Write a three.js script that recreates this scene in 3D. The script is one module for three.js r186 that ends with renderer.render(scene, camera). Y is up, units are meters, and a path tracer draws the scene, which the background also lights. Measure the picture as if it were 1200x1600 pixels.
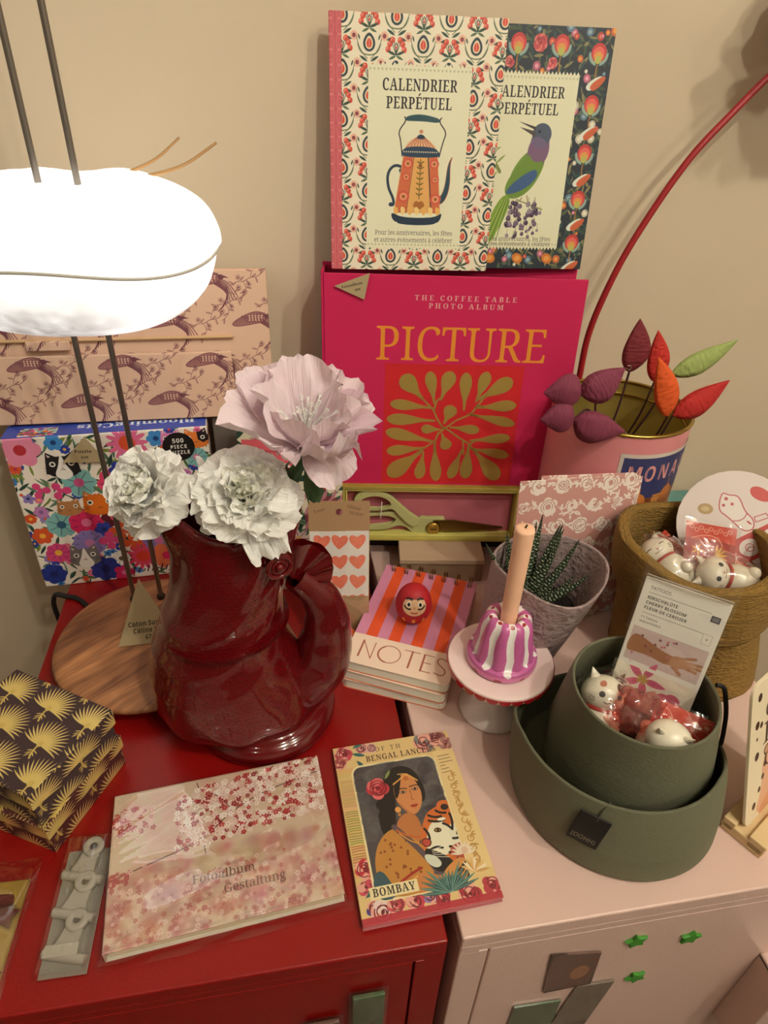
import * as THREE from 'three';
import { RoundedBoxGeometry } from 'three/addons/geometries/RoundedBoxGeometry.js';
import { mergeGeometries, mergeVertices, toCreasedNormals } from 'three/addons/utils/BufferGeometryUtils.js';
import { RectAreaLightUniformsLib } from 'three/addons/lights/RectAreaLightUniformsLib.js';

// ---------------------------------------------------------------- camera, lights, exposure
RectAreaLightUniformsLib.init();
const scene = new THREE.Scene();
scene.background = new THREE.Color(0x000000);
const camera = new THREE.PerspectiveCamera(76.215, 0.75, 0.02, 20);
camera.position.set(0, 0.6, 0);
camera.up.set(0.06496, 0.8256, -0.56051);
camera.lookAt(0.15296, 0.6 - 0.56329, -0.81198);
const renderer = new THREE.WebGLRenderer({ antialias: true });
renderer.toneMapping = THREE.LinearToneMapping;
renderer.toneMappingExposure = 1.1;
renderer.shadowMap.enabled = true;
const WARM = new THREE.Color(1.0, 0.97, 0.83), LAMP = new THREE.Color(0.94, 0.97, 1.0);
const LAMP_POWER = 0.003, CEILING_POWER = [2.0, 1.8, 1.4, 0.25, 1.1];
const CEILING_SPOTS = [[0.50, 0.42], [1.0, 0.45], [0.75, 1.1], [-0.6, 0.9], [1.5, 1.2]];

// ---------------------------------------------------------------- helpers
const V3 = (x, y, z) => new THREE.Vector3(x, y, z), V2 = (x, y) => new THREE.Vector2(x, y);
const PI = Math.PI, R = (d) => d * PI / 180, sin = Math.sin, cos = Math.cos, lerp = (a, b, t) => a + (b - a) * t, clamp = (x, a = 0, b = 1) => Math.min(b, Math.max(a, x));
function rng(s) { return () => { s = (s + 0x6d2b79f5) | 0; let t = Math.imul(s ^ (s >>> 15), 1 | s); t = (t + Math.imul(t ^ (t >>> 7), 61 | t)) ^ t; return ((t ^ (t >>> 14)) >>> 0) / 4294967296; }; }
const used = new Map();
function numbered(n) { const k = used.get(n) ?? 0; used.set(n, k + 1); return k ? n + '_' + String(k).padStart(3, '0') : n; }
function tag(o, label, category, group) { o.userData.label = label; o.userData.category = category; if (group) o.userData.group = group; return o; }
function place(o, [x, y, z], [rx = 0, ry = 0, rz = 0] = []) { o.rotation.order = 'YXZ'; o.position.set(x, y, z); o.rotation.set(rx, ry, rz); return o; }
function thing(name, label, category, pos = [0, 0, 0], rot = [], group) { const o = new THREE.Group(); o.name = numbered(name); place(o, pos, rot); tag(o, label, category, group); scene.add(o); return o; }
function part(name, geo, mat, parent, pos, rot) {
  const m = new THREE.Mesh(geo, mat); m.name = parent === scene ? numbered(name) : partName(name, parent); m.castShadow = m.receiveShadow = true;
  if (pos) place(m, pos, rot); parent.add(m); return m;
}
function partName(n, p) { let k = 0, name = n; while (p.children.some((c) => c.name === name)) name = n + '_' + String(++k).padStart(3, '0'); return name; }
function solo(name, geo, mat, label, category, pos, rot, group) { return tag(part(name, geo, mat, scene, pos ?? [0, 0, 0], rot), label, category, group); }
function copy(o, label, pos, rot, group) { const c = o.clone(); c.name = numbered(o.name.replace(/_\d{3}$/, '')); c.userData = { ...o.userData }; if (label) c.userData.label = label; if (group) c.userData.group = group; place(c, pos, rot); scene.add(c); return c; }
function struct(name, geo, mat, parent = scene, pos, rot) { const m = part(name, geo, mat, parent, pos, rot); m.userData.kind = 'structure'; return m; }

// geometry
const rbox = (w, h, d, r = 0.001, s = 2) => new RoundedBoxGeometry(w, h, d, s, Math.min(r, w / 2.01, h / 2.01, d / 2.01));
function boxAt(w, h, d, x, y, z, r) { const g = rbox(w, h, d, r ?? 0.001); g.translate(x, y, z); return g; }
function planar(g, a, b, w, h, u0 = 0.5, v0 = 0.5) {   // uv from two local axes, in the shape's own size
  const p = g.attributes.position, uv = new Float32Array(p.count * 2), get = { x: (i) => p.getX(i), y: (i) => p.getY(i), z: (i) => p.getZ(i) };
  const sa = a[0] === '-' ? -1 : 1, sb = b[0] === '-' ? -1 : 1, A = get[a.at(-1)], B = get[b.at(-1)];
  for (let i = 0; i < p.count; i++) { uv[i * 2] = clamp(sa * A(i) / w + u0, 0.002, 0.998); uv[i * 2 + 1] = clamp(sb * B(i) / h + v0, 0.002, 0.998); }
  g.setAttribute('uv', new THREE.BufferAttribute(uv, 2)); return g;
}
function cubeUV(g, s) {                                  // uv in units of s metres, picked by the face normal
  g = g.index ? g.toNonIndexed() : g; const p = g.attributes.position, uv = new Float32Array(p.count * 2), a = V3(), b = V3(), c = V3();
  for (let i = 0; i < p.count; i += 3) {
    a.fromBufferAttribute(p, i); b.fromBufferAttribute(p, i + 1); c.fromBufferAttribute(p, i + 2);
    const n = b.clone().sub(a).cross(c.clone().sub(a)), ax = Math.abs(n.x), ay = Math.abs(n.y), az = Math.abs(n.z);
    [a, b, c].forEach((q, k) => { const [u, v] = ay >= ax && ay >= az ? [q.x, -q.z] : ax >= az ? [-q.z, q.y] : [q.x, q.y]; uv[(i + k) * 2] = u / s; uv[(i + k) * 2 + 1] = v / s; });
  }
  g.setAttribute('uv', new THREE.BufferAttribute(uv, 2)); return g;
}
function merge(list) { return mergeGeometries(list.map((g) => { const q = g.index ? g.toNonIndexed() : g; for (const k of Object.keys(q.attributes)) if (!['position', 'normal', 'uv'].includes(k)) q.deleteAttribute(k); return q; })); }
const tube = (pts, r, seg = 40, rad = 8, closed = false) => new THREE.TubeGeometry(new THREE.CatmullRomCurve3(pts.map((p) => V3(...p)), closed), seg, r, rad, closed);
function taper(pts, rf, seg = 40, rad = 12, sy = 1) {    // tube of varying radius with closed ends
  const curve = new THREE.CatmullRomCurve3(pts.map((p) => V3(...p))), g = new THREE.TubeGeometry(curve, seg, 1, rad), p = g.attributes.position, c = V3(), q = V3();
  for (let i = 0; i <= seg; i++) { curve.getPointAt(i / seg, c); const r = rf(i / seg); for (let j = 0; j <= rad; j++) { const k = i * (rad + 1) + j; q.fromBufferAttribute(p, k).sub(c).multiplyScalar(r); q.z *= sy; q.add(c); p.setXYZ(k, q.x, q.y, q.z); } }
  g.computeVertexNormals(); return g;
}
const lathe = (pts, seg = 64) => new THREE.LatheGeometry(pts.map((p) => V2(...p)), seg);
function shapeOf(pts, curve = true) { const s = new THREE.Shape(); if (curve) { s.setFromPoints(new THREE.CatmullRomCurve3(pts.map((p) => V3(p[0], p[1], 0)), true).getPoints(pts.length * 6).map((p) => V2(p.x, p.y))); } else s.setFromPoints(pts.map((p) => V2(...p))); return s; }
const extrude = (shape, depth, bevel = 0, extra = {}) => new THREE.ExtrudeGeometry(shape, { depth, bevelEnabled: bevel > 0, bevelSize: bevel, bevelThickness: bevel, bevelSegments: 2, curveSegments: 16, ...extra });
function roundRect(w, h, r, x = -w / 2, y = -h / 2) { const s = new THREE.Shape(); s.moveTo(x + r, y); s.lineTo(x + w - r, y); s.quadraticCurveTo(x + w, y, x + w, y + r); s.lineTo(x + w, y + h - r); s.quadraticCurveTo(x + w, y + h, x + w - r, y + h); s.lineTo(x + r, y + h); s.quadraticCurveTo(x, y + h, x, y + h - r); s.lineTo(x, y + r); s.quadraticCurveTo(x, y, x + r, y); return s; }
function grid(nu, nv, f) {                               // parametric sheet, f(u, v) -> [x, y, z]
  const pos = [], uv = [], idx = [];
  for (let j = 0; j <= nv; j++) for (let i = 0; i <= nu; i++) { pos.push(...f(i / nu, j / nv)); uv.push(i / nu, j / nv); }
  for (let j = 0; j < nv; j++) for (let i = 0; i < nu; i++) { const a = j * (nu + 1) + i, b = a + nu + 1; idx.push(a, a + 1, b, a + 1, b + 1, b); }
  const g = new THREE.BufferGeometry(); g.setAttribute('position', new THREE.Float32BufferAttribute(pos, 3)); g.setAttribute('uv', new THREE.Float32BufferAttribute(uv, 2)); g.setIndex(idx); g.computeVertexNormals(); return g;
}
function seam(g, nu, nv) { const n = g.attributes.normal; for (let j = 0; j <= nv; j++) { const a = j * (nu + 1), b = a + nu, v = V3(n.getX(a) + n.getX(b), n.getY(a) + n.getY(b), n.getZ(a) + n.getZ(b)).normalize(); n.setXYZ(a, v.x, v.y, v.z); n.setXYZ(b, v.x, v.y, v.z); } return g; }

// value noise
const hash = (x, y, z, s) => { let h = Math.imul(x, 374761393) + Math.imul(y, 668265263) + Math.imul(z, 2147483647) + Math.imul(s, 974634777); h = Math.imul(h ^ (h >>> 13), 1274126177); return ((h ^ (h >>> 16)) >>> 0) / 4294967296; };
function noise(x, y = 0, z = 0, s = 0) {
  const i = Math.floor(x), j = Math.floor(y), k = Math.floor(z), f = (t) => t * t * (3 - 2 * t), u = f(x - i), v = f(y - j), w = f(z - k), h = (a, b, c) => hash(i + a, j + b, k + c, s);
  return lerp(lerp(lerp(h(0, 0, 0), h(1, 0, 0), u), lerp(h(0, 1, 0), h(1, 1, 0), u), v), lerp(lerp(h(0, 0, 1), h(1, 0, 1), u), lerp(h(0, 1, 1), h(1, 1, 1), u), v), w) * 2 - 1;
}
const fbm = (x, y, z, s, o = 4) => { let t = 0, a = 0.5; for (let i = 0; i < o; i++) { t += a * noise(x, y, z, s + i); x *= 2.03; y *= 2.03; z *= 2.03; a *= 0.5; } return t; };

// textures and materials
function canvasTexture(w, h, draw, colour = true, repeat) {
  const c = document.createElement('canvas'); c.width = w; c.height = h; draw(c.getContext('2d'), w, h);
  const t = new THREE.CanvasTexture(c); if (colour) t.colorSpace = THREE.SRGBColorSpace; t.anisotropy = 8;
  if (repeat) { t.wrapS = t.wrapT = THREE.RepeatWrapping; t.repeat.set(...repeat); } return t;
}
function noiseTexture(w, h, f, colour = false) {          // f(u, v) -> grey 0..1 or [r, g, b] 0..255
  const d = new Uint8Array(w * h * 4);
  for (let y = 0; y < h; y++) for (let x = 0; x < w; x++) { const q = f(x / w, y / h), o = (y * w + x) * 4; if (q.length) { d[o] = q[0]; d[o + 1] = q[1]; d[o + 2] = q[2]; } else d[o] = d[o + 1] = d[o + 2] = clamp(q) * 255; d[o + 3] = 255; }
  const t = new THREE.DataTexture(d, w, h); t.magFilter = THREE.LinearFilter; t.minFilter = THREE.LinearMipmapLinearFilter; t.wrapS = t.wrapT = THREE.RepeatWrapping; if (colour) t.colorSpace = THREE.SRGBColorSpace; t.needsUpdate = true; return t;
}
const std = (color, roughness = 0.7, extra = {}) => new THREE.MeshStandardMaterial({ color, roughness, ...extra });
const phys = (color, roughness = 0.5, extra = {}) => new THREE.MeshPhysicalMaterial({ color, roughness, ...extra });
const print = (map, roughness = 0.55, extra = {}) => new THREE.MeshPhysicalMaterial({ map, roughness, ...extra });
const clearFilm = phys(0xffffff, 0.05, { transmission: 1, thickness: 0, ior: 1.9, side: THREE.DoubleSide });
const gold = std(0xc8a24a, 0.32, { metalness: 0.8 }), paperWhite = std(0xe9e4d2, 0.85), kraft = std(0xa88661, 0.9), cardGrey = std(0x8d7f72, 0.85);
const black = std(0x14110f, 0.6), darkMetal = std(0x4a4440, 0.35, { metalness: 0.9 }), redPaint = null;

// canvas drawing
const SERIF = 'serif', SANS = 'sans-serif';
function text(g, s, x, y, size, fill, { font = SERIF, weight = '', align = 'center', rot = 0, sx = 1, sy = 1, space = 0 } = {}) {
  g.save(); g.translate(x, y); g.rotate(rot); g.scale(sx, sy); g.font = (weight + ' ' + size + 'px ' + font).trim(); g.fillStyle = fill; g.textBaseline = 'alphabetic';
  if (space) { const ws = [...s].map((c) => g.measureText(c).width + space), tot = ws.reduce((a, b) => a + b, 0) - space; let px = align === 'center' ? -tot / 2 : 0; g.textAlign = 'left'; [...s].forEach((c, i) => { g.fillText(c, px, 0); px += ws[i]; }); }
  else { g.textAlign = align; g.fillText(s, 0, 0); }
  g.restore();
}
function blob(g, pts, fill, stroke, lw = 2) {            // closed smooth outline through points
  g.beginPath(); const n = pts.length, m = (a, b) => [(a[0] + b[0]) / 2, (a[1] + b[1]) / 2]; let s = m(pts[n - 1], pts[0]); g.moveTo(...s);
  for (let i = 0; i < n; i++) { const e = m(pts[i], pts[(i + 1) % n]); g.quadraticCurveTo(pts[i][0], pts[i][1], e[0], e[1]); } g.closePath();
  if (fill) { g.fillStyle = fill; g.fill(); } if (stroke) { g.strokeStyle = stroke; g.lineWidth = lw; g.stroke(); }
}
function poly(g, pts, fill, stroke, lw = 2) { g.beginPath(); pts.forEach((p, i) => (i ? g.lineTo(...p) : g.moveTo(...p))); g.closePath(); if (fill) { g.fillStyle = fill; g.fill(); } if (stroke) { g.strokeStyle = stroke; g.lineWidth = lw; g.stroke(); } }
function line(g, pts, stroke, lw = 2, smooth = true) { g.beginPath(); g.lineCap = g.lineJoin = 'round'; g.moveTo(...pts[0]); if (!smooth || pts.length < 3) pts.slice(1).forEach((p) => g.lineTo(...p)); else { for (let i = 1; i < pts.length - 1; i++) { const e = i === pts.length - 2 ? pts[i + 1] : [(pts[i][0] + pts[i + 1][0]) / 2, (pts[i][1] + pts[i + 1][1]) / 2]; g.quadraticCurveTo(pts[i][0], pts[i][1], e[0], e[1]); } } g.strokeStyle = stroke; g.lineWidth = lw; g.stroke(); }
function disc(g, x, y, r, fill, ry = r, rot = 0) { g.beginPath(); g.ellipse(x, y, r, ry, rot, 0, 2 * PI); g.fillStyle = fill; g.fill(); }
function ring(g, x, y, r, stroke, lw) { g.beginPath(); g.arc(x, y, r, 0, 2 * PI); g.strokeStyle = stroke; g.lineWidth = lw; g.stroke(); }
function daisy(g, x, y, r, n, petal, core, { w = 0.42, rot = 0, coreR = 0.3, notch = false, dark } = {}) {
  for (let i = 0; i < n; i++) { const a = rot + i * 2 * PI / n; g.save(); g.translate(x, y); g.rotate(a); disc(g, r * 0.6, 0, r * 0.42, petal, r * w); if (notch) { disc(g, r * 0.98, 0, r * 0.1, notch, r * 0.14); } if (dark) line(g, [[r * 0.3, 0], [r * 0.85, 0]], dark, r * 0.06); g.restore(); }
  disc(g, x, y, r * coreR, core);
}
function leaf(g, x, y, len, wid, rot, fill, vein) { g.save(); g.translate(x, y); g.rotate(rot); g.beginPath(); g.moveTo(0, 0); g.quadraticCurveTo(len * 0.45, -wid, len, 0); g.quadraticCurveTo(len * 0.45, wid, 0, 0); g.fillStyle = fill; g.fill(); if (vein) line(g, [[0, 0], [len * 0.9, 0]], vein, Math.max(1, wid * 0.14)); g.restore(); }
function rose(g, x, y, r, base, dark, light, seed = 1) { const q = rng(seed); for (let k = 0; k < 8; k++) { const a = k * PI / 4 + q(); disc(g, x + cos(a) * r * 0.5, y + sin(a) * r * 0.5, r * 0.52, k % 2 ? base : light); } for (let k = 0; k < 5; k++) { g.beginPath(); g.arc(x + (q() - 0.5) * r * 0.3, y + (q() - 0.5) * r * 0.3, r * (0.22 + k * 0.12), q() * 6, q() * 6 + 3); g.strokeStyle = dark; g.lineWidth = r * 0.09; g.stroke(); } disc(g, x, y, r * 0.16, dark); }
function heart(g, x, y, s, fill) { g.beginPath(); g.moveTo(x, y + s); g.bezierCurveTo(x - s * 1.5, y - s * 0.1, x - s * 0.8, y - s * 1.1, x, y - s * 0.35); g.bezierCurveTo(x + s * 0.8, y - s * 1.1, x + s * 1.5, y - s * 0.1, x, y + s); g.fillStyle = fill; g.fill(); }
function speckle(g, w, h, n, f, seed) { const q = rng(seed); for (let i = 0; i < n; i++) f(q() * w, q() * h, q); }
// ---------------------------------------------------------------- the room
const wallBump = noiseTexture(256, 256, (u, v) => 0.5 + 0.35 * noise(u * 64, v * 64, 0, 5) + 0.3 * noise(u * 17, v * 17, 0, 6)); wallBump.wrapS = wallBump.wrapT = THREE.MirroredRepeatWrapping; wallBump.repeat.set(6, 4);
const plaster = std(0xd0bea4, 0.92, { bumpMap: wallBump, bumpScale: 0.0004 });
struct('wall_back', new THREE.BoxGeometry(4.2, 2.7, 0.1), plaster, scene, [0.1, 0.55, -0.91]);
struct('wall_front', new THREE.BoxGeometry(4.2, 2.7, 0.1), std(0xbfb5a6, 0.9), scene, [0.1, 0.55, 2.45]);
struct('wall_left', new THREE.BoxGeometry(0.1, 2.7, 3.4), std(0xbfb5a6, 0.9), scene, [-2.05, 0.55, 0.77]);
struct('wall_right', new THREE.BoxGeometry(0.1, 2.7, 3.4), std(0xbfb5a6, 0.9), scene, [2.25, 0.55, 0.77]);
struct('ceiling', new THREE.BoxGeometry(4.2, 0.1, 3.4), std(0xd8cfc0, 0.9), scene, [0.1, 1.85, 0.77]);
struct('floor', new THREE.BoxGeometry(4.2, 0.1, 3.4), std(0x4a3626, 0.6), scene, [0.1, -0.8, 0.77]);
CEILING_SPOTS.forEach(([x, z], i) => {
  const t = thing('ceiling_spotlight', 'round ceiling spotlight ' + ['above the olive pots, nearest the display', 'nearest the wall on the far right', 'in the middle of the ceiling', 'above the red cabinet side, farthest left', 'farthest right and behind the others'][i], 'ceiling light', [x, 1.8, z], [], 'ceiling spotlights');
  part('housing', lathe([[0.035, 0], [0.05, 0], [0.052, -0.012], [0.04, -0.016], [0.036, -0.006]], 32), std(0xd9d9d9, 0.4), t);
  part('diffuser', lathe([[0, -0.008], [0.035, -0.008], [0.035, -0.002], [0, -0.002]], 32), std(0x222222, 0.5, { emissive: WARM, emissiveIntensity: 9 }), t);
  const l = new THREE.PointLight(WARM, CEILING_POWER[i]); l.position.set(0, -0.05, 0); l.castShadow = true; l.shadow.radius = 1.4; t.add(l);
});

// ---------------------------------------------------------------- the two steel cabinets
const paintBump = noiseTexture(128, 128, (u, v) => 0.5 + 0.4 * noise(u * 60, v * 60, 0, 9)); paintBump.repeat.set(4, 4);
function cabinet(name, label, x0, x1, colour, doorIn, handleAt) {
  const t = thing(name, label, 'cabinet', [0, -0.75, 0]), w = x1 - x0, H = 0.75, D = 0.593, zf = -0.232, zb = zf - D, mat = phys(colour, 0.3, { bumpMap: paintBump, bumpScale: 0.00012 });
  part('top_panel', cubeUV(boxAt(w, 0.018, D, x0 + w / 2, H - 0.009, (zf + zb) / 2, 0.0022), 0.3), mat, t);
  for (const x of [x0 + 0.0095, x1 - 0.0095]) part('side_panel', cubeUV(boxAt(0.019, H - 0.0185, D - 0.001, x, (H - 0.0185) / 2, (zf + zb) / 2, 0.0015), 0.3), mat, t);
  part('back_panel', boxAt(w - 0.04, H - 0.02, 0.004, x0 + w / 2, (H - 0.02) / 2, zb + 0.004), mat, t);
  const top = H - 0.028, dx0 = x0 + doorIn, dx1 = x1 - doorIn;
  part('top_rail', cubeUV(boxAt(w - 0.002, 0.011, 0.02, x0 + w / 2, H - 0.0225, zf - 0.0102, 0.001), 0.3), mat, t);
  for (const [a, b] of [[x0 + 0.001, dx0 - 0.0016], [dx1 + 0.0016, x1 - 0.001]]) part('stile', cubeUV(boxAt(b - a, H - 0.034, 0.02, (a + b) / 2, (H - 0.034) / 2 + 0.004, zf - 0.0104, 0.0012), 0.3), mat, t);
  const door = part('door', cubeUV(boxAt(dx1 - dx0, top - 0.04, 0.016, (dx0 + dx1) / 2, (top - 0.04) / 2 + 0.0385, zf - 0.0088, 0.0016), 0.3), mat, t);
  if (handleAt) part('handle', cubeUV(merge([boxAt(0.06, 0.16, 0.006, handleAt + 0.03, 0.515, zf + 0.0335, 0.002), boxAt(0.006, 0.16, 0.036, handleAt + 0.003, 0.515, zf + 0.0165, 0.002), boxAt(0.06, 0.006, 0.036, handleAt + 0.03, 0.592, zf + 0.0165, 0.002)]), 0.3), mat, door);
  return t;
}
cabinet('red_cabinet', 'glossy red steel cabinet carrying the fish jug and paper lamp', -0.294, 0.113, 0x860c0a, 0.028, 0);
cabinet('pink_cabinet', 'pale pink steel cabinet carrying the cake stand and olive pots', 0.125, 0.552, 0xd6b5a9, 0.028, 0.464);

// things stuck to the cabinet doors
const starMat = std(0x3f8a2c, 0.5);
function starShape(r) { const s = []; for (let i = 0; i < 10; i++) { const a = PI / 2 + i * PI / 5, q = i % 2 ? r * 0.55 : r; s.push([cos(a) * q, sin(a) * q]); } return shapeOf(s, false); }
const star = solo('star_magnet', extrude(starShape(0.0105), 0.002, 0.0006), starMat, 'green star magnet nearest the olive pot on pink door', 'magnet', [0.2985, -0.064, -0.2322], [0, 0, 0.2]);
copy(star, 'green star magnet farthest right on the pink door', [0.358, -0.078, -0.2322], [0, 0, -0.15]);
copy(star, 'lowest green star magnet on the pink door', [0.3215, -0.152, -0.2322], [0, 0, 0.5]);
function strip(g, w, h, c1, c2, seed) { g.fillStyle = c1; g.fillRect(0, 0, w, h); speckle(g, w, h, 60, (x, y, q) => disc(g, x, y, 3 + q() * 14, c2 + (0.1 + q() * 0.3) + ')', 2 + q() * 9, q() * 3), seed); }
const filmBrown = print(canvasTexture(128, 128, (g, w, h) => { strip(g, w, h, '#6a5148', 'rgba(120,70,50,', 3); g.strokeStyle = '#3c2d28'; g.lineWidth = 8; g.strokeRect(2, 2, w - 4, h - 4); disc(g, 84, 74, 22, '#9a6a4e'); }), 0.2, { clearcoat: 0.6 });
const filmGreen = print(canvasTexture(128, 128, (g, w, h) => { strip(g, w, h, '#56684a', 'rgba(60,90,50,', 4); }), 0.15, { clearcoat: 1 });
const filmDim = print(canvasTexture(128, 128, (g, w, h) => { strip(g, w, h, '#75695a', 'rgba(90,80,65,', 6); g.fillStyle = '#4f443a'; g.fillRect(0, 112, w, 16); }), 0.15, { clearcoat: 1 });
function sticker(name, label, cat, pts, mat) { const s = shapeOf(pts, false), g = extrude(s, 0.0016); const xs = pts.map((p) => p[0]), ys = pts.map((p) => p[1]), a = Math.min(...xs), b = Math.max(...xs), c = Math.min(...ys), d = Math.max(...ys); planar(g, 'x', 'y', b - a, d - c, -a / (b - a), -c / (d - c)); return solo(name, g, mat, label, cat, [0, 0, -0.2319]); }
sticker('plastic_packet', 'brownish clear packet taped highest on the pink door', 'packet', [[0.215, -0.061], [0.266, -0.074], [0.271, -0.145], [0.222, -0.147]], filmBrown);
sticker('plastic_packet', 'greyish clear packet hanging lowest on the pink door', 'packet', [[0.2575, -0.148], [0.298, -0.15], [0.289, -0.258], [0.247, -0.24]], filmDim);
sticker('plastic_packet', 'green clear packet left of the grey one on the pink door', 'packet', [[0.196, -0.172], [0.246, -0.176], [0.2465, -0.235], [0.196, -0.26]], filmGreen);
function redPack(x0, x1, y0, y1, mat, label) {
  const t = thing('plastic_packet', label, 'packet', [(x0 + x1) / 2, y0, -0.2315]), w = x1 - x0, h = y1 - y0;
  part('card', planar(boxAt(w * 0.82, h * 0.84, 0.004, 0, h * 0.46, 0.004, 0.0012), 'x', 'y', w, h, 0.5, 0), mat, t);
  part('clear_bag', grid(10, 12, (u, v) => [(u - 0.5) * w, v * h, 0.0035 + 0.007 * sin(u * PI) * sin(v * PI) + 0.0006 * noise(u * 6, v * 6, 0, 3)]), clearFilm, t);
}
redPack(0.029, 0.064, -0.14, -0.056, filmGreen, 'green packet in clear plastic on the red door');
redPack(-0.013, 0.024, -0.18, -0.100, filmBrown, 'small brown packet in clear plastic on the red door');
// ---------------------------------------------------------------- leaning books and boxes at the back
// a printed panel: front face at z = 0, bottom edge at y = 0, middle at x = 0
const slab = (w, h, d, r = 0.0012, x = 0, y = h / 2, z = -d / 2) => { const g = rbox(w, h, d, r, 3); g.translate(x, y, z); return g; };
const frontPrint = (g, w, h) => planar(g, 'x', 'y', w, h, 0.5, 0);

// --- storage boxes that carry the back row
solo('storage_box', cubeUV(slab(0.300, 0.119, 0.075, 0.002), 0.2), std(0x2a1a16, 0.7), 'low dark brown box behind the yellow scissors box', 'box', [0.226, 0, -0.764], [0, R(-8), 0]);
{
  const t = thing('kraft_box', 'low flat kraft cardboard box under the yellow scissors box', 'box', [0.214, 0, -0.684], [0, R(-8), 0]);
  part('tray', slab(0.116, 0.030, 0.064, 0.0015), std(0x8f7257, 0.9), t);
  part('lid', slab(0.119, 0.0085, 0.067, 0.0015, 0, 0.035, -0.032), std(0xb79b80, 0.85), t);
}
solo('grey_box', slab(0.062, 0.222, 0.055, 0.0015), std(0x6f645b, 0.8), 'narrow grey box standing between the cat puzzle and flower card', 'box', [-0.052, 0, -0.79], [0, 0, 0]);

// --- pink photo album
const albumCover = canvasTexture(1024, 916, (g, w, h) => {
  g.fillStyle = '#c4124f'; g.fillRect(0, 0, w, h);
  speckle(g, w, h, 26000, (x, y, q) => { g.fillStyle = q() < 0.5 ? 'rgba(255,60,120,.10)' : 'rgba(90,0,40,.10)'; g.fillRect(x, y, 1 + q() * 3, 1); }, 11);
  const P = (u, v) => [lerp(222, 762, u), lerp(392, 912, v)];
  g.fillStyle = '#c6161d'; g.fillRect(246, 350, 572, 546);
  text(g, 'PICTURE', 552, 335, 196, '#dd8a26', { sx: 0.85, sy: 0.98, weight: '' });
  text(g, 'THE COFFEE TABLE', 553, 94, 28, '#d9a79d', { space: 8, weight: 'bold' });
  text(g, 'PHOTO ALBUM', 556, 124, 28, '#d9a79d', { space: 8, weight: 'bold' });
});
{
  const t = thing('photo_album', 'bright pink cloth photo album with orange lettering and gold foil leaves', 'photo album', [0.2190, 0.1195, -0.7445], [R(-6), R(-8), 0]), W = 0.318, H = 0.279;
  const cloth = std(0xc4124f, 0.85);
  part('front_cover', frontPrint(slab(W, H, 0.0035, 0.0012), W, H), print(albumCover, 0.8), t);
  part('back_cover', slab(W + 0.004, H + 0.006, 0.0035, 0.0012, -0.002, (H + 0.006) / 2, -0.052), cloth, t);
  part('spine', slab(0.0035, H + 0.003, 0.053, 0.0012, -W / 2 - 0.0015, (H + 0.003) / 2, -0.028), cloth, t);
  const pg = []; for (let i = 0; i < 14; i++) pg.push(slab(W - 0.012, H - 0.006 - (i % 3) * 0.0006, 0.0026, 0.0004, -0.002, (H - 0.006) / 2, -0.006 - i * 0.0032)); part('pages', merge(pg), std(0x2a1418, 0.9), t);
  const foil = [], L = [[440, 545, 385, 485, 62], [490, 560, 478, 475, 42], [520, 545, 550, 470, 52], [605, 580, 613, 480, 44], [655, 550, 688, 470, 44], [670, 545, 765, 490, 56], [665, 580, 775, 572, 42], [640, 610, 765, 636, 36], [640, 710, 750, 700, 38], [640, 745, 745, 765, 38], [650, 760, 715, 845, 62], [620, 740, 608, 840, 48], [590, 760, 555, 845, 40], [490, 740, 492, 850, 44], [445, 770, 430, 850, 42], [430, 765, 335, 840, 66], [440, 745, 335, 757, 42], [470, 715, 340, 688, 46], [475, 635, 345, 632, 44], [470, 585, 355, 575, 40], [530, 640, 555, 590, 50], [560, 660, 640, 668, 36], [510, 670, 455, 668, 36], [520, 690, 535, 735, 44]];
  const map = (x, y) => { const v = (y - 425) / 465, u = (x - (308 - 23 * v)) / (530 - 40 * v); return [lerp(248, 818, u) / 1024 * W - W / 2, (1 - lerp(350, 896, v) / 916) * H]; };
  for (const [x0, y0, x1, y1, w] of L) {
    const a = map(x0, y0), b = map(x1, y1), dx = b[0] - a[0], dy = b[1] - a[1], l = Math.hypot(dx, dy), ux = dx / l, uy = dy / l, r = w * 0.5 * 0.00036, pts = [];
    const prof = [[-0.15, 0.08], [0.25, 0.32], [0.6, 0.78], [0.9, 1], [1.15, 0.75], [1.27, 0.2]];
    for (const [s, k] of prof) pts.push([a[0] + ux * l * s - uy * r * k, a[1] + uy * l * s + ux * r * k]);
    for (const [s, k] of prof.slice().reverse()) pts.push([a[0] + ux * l * s + uy * r * k, a[1] + uy * l * s - ux * r * k]);
    foil.push(extrude(shapeOf(pts), 0.0004));
  }
  const vein = (q) => { const m = q.map(([x, y]) => map(x, y)), up = [], dn = []; m.forEach((p, i) => { const n = m[Math.min(i + 1, m.length - 1)], o = m[Math.max(i - 1, 0)], d = Math.hypot(n[0] - o[0], n[1] - o[1]), nx = -(n[1] - o[1]) / d * 0.0012, ny = (n[0] - o[0]) / d * 0.0012; up.push([p[0] + nx, p[1] + ny]); dn.unshift([p[0] - nx, p[1] - ny]); }); foil.push(extrude(shapeOf([...up, ...dn], false), 0.0004)); };
  [[[500, 690], [530, 665], [575, 632], [630, 608], [660, 570], [690, 535]], [[515, 655], [545, 672], [590, 705], [625, 725], [650, 768]], [[525, 668], [500, 625], [488, 595], [440, 545]], [[505, 682], [492, 715], [490, 760]], [[488, 600], [500, 560], [515, 548]], [[490, 715], [450, 745], [420, 765]], [[630, 608], [660, 616]], [[625, 725], [650, 710]], [[600, 712], [600, 770]], [[650, 575], [680, 577]]].forEach(vein);
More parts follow.
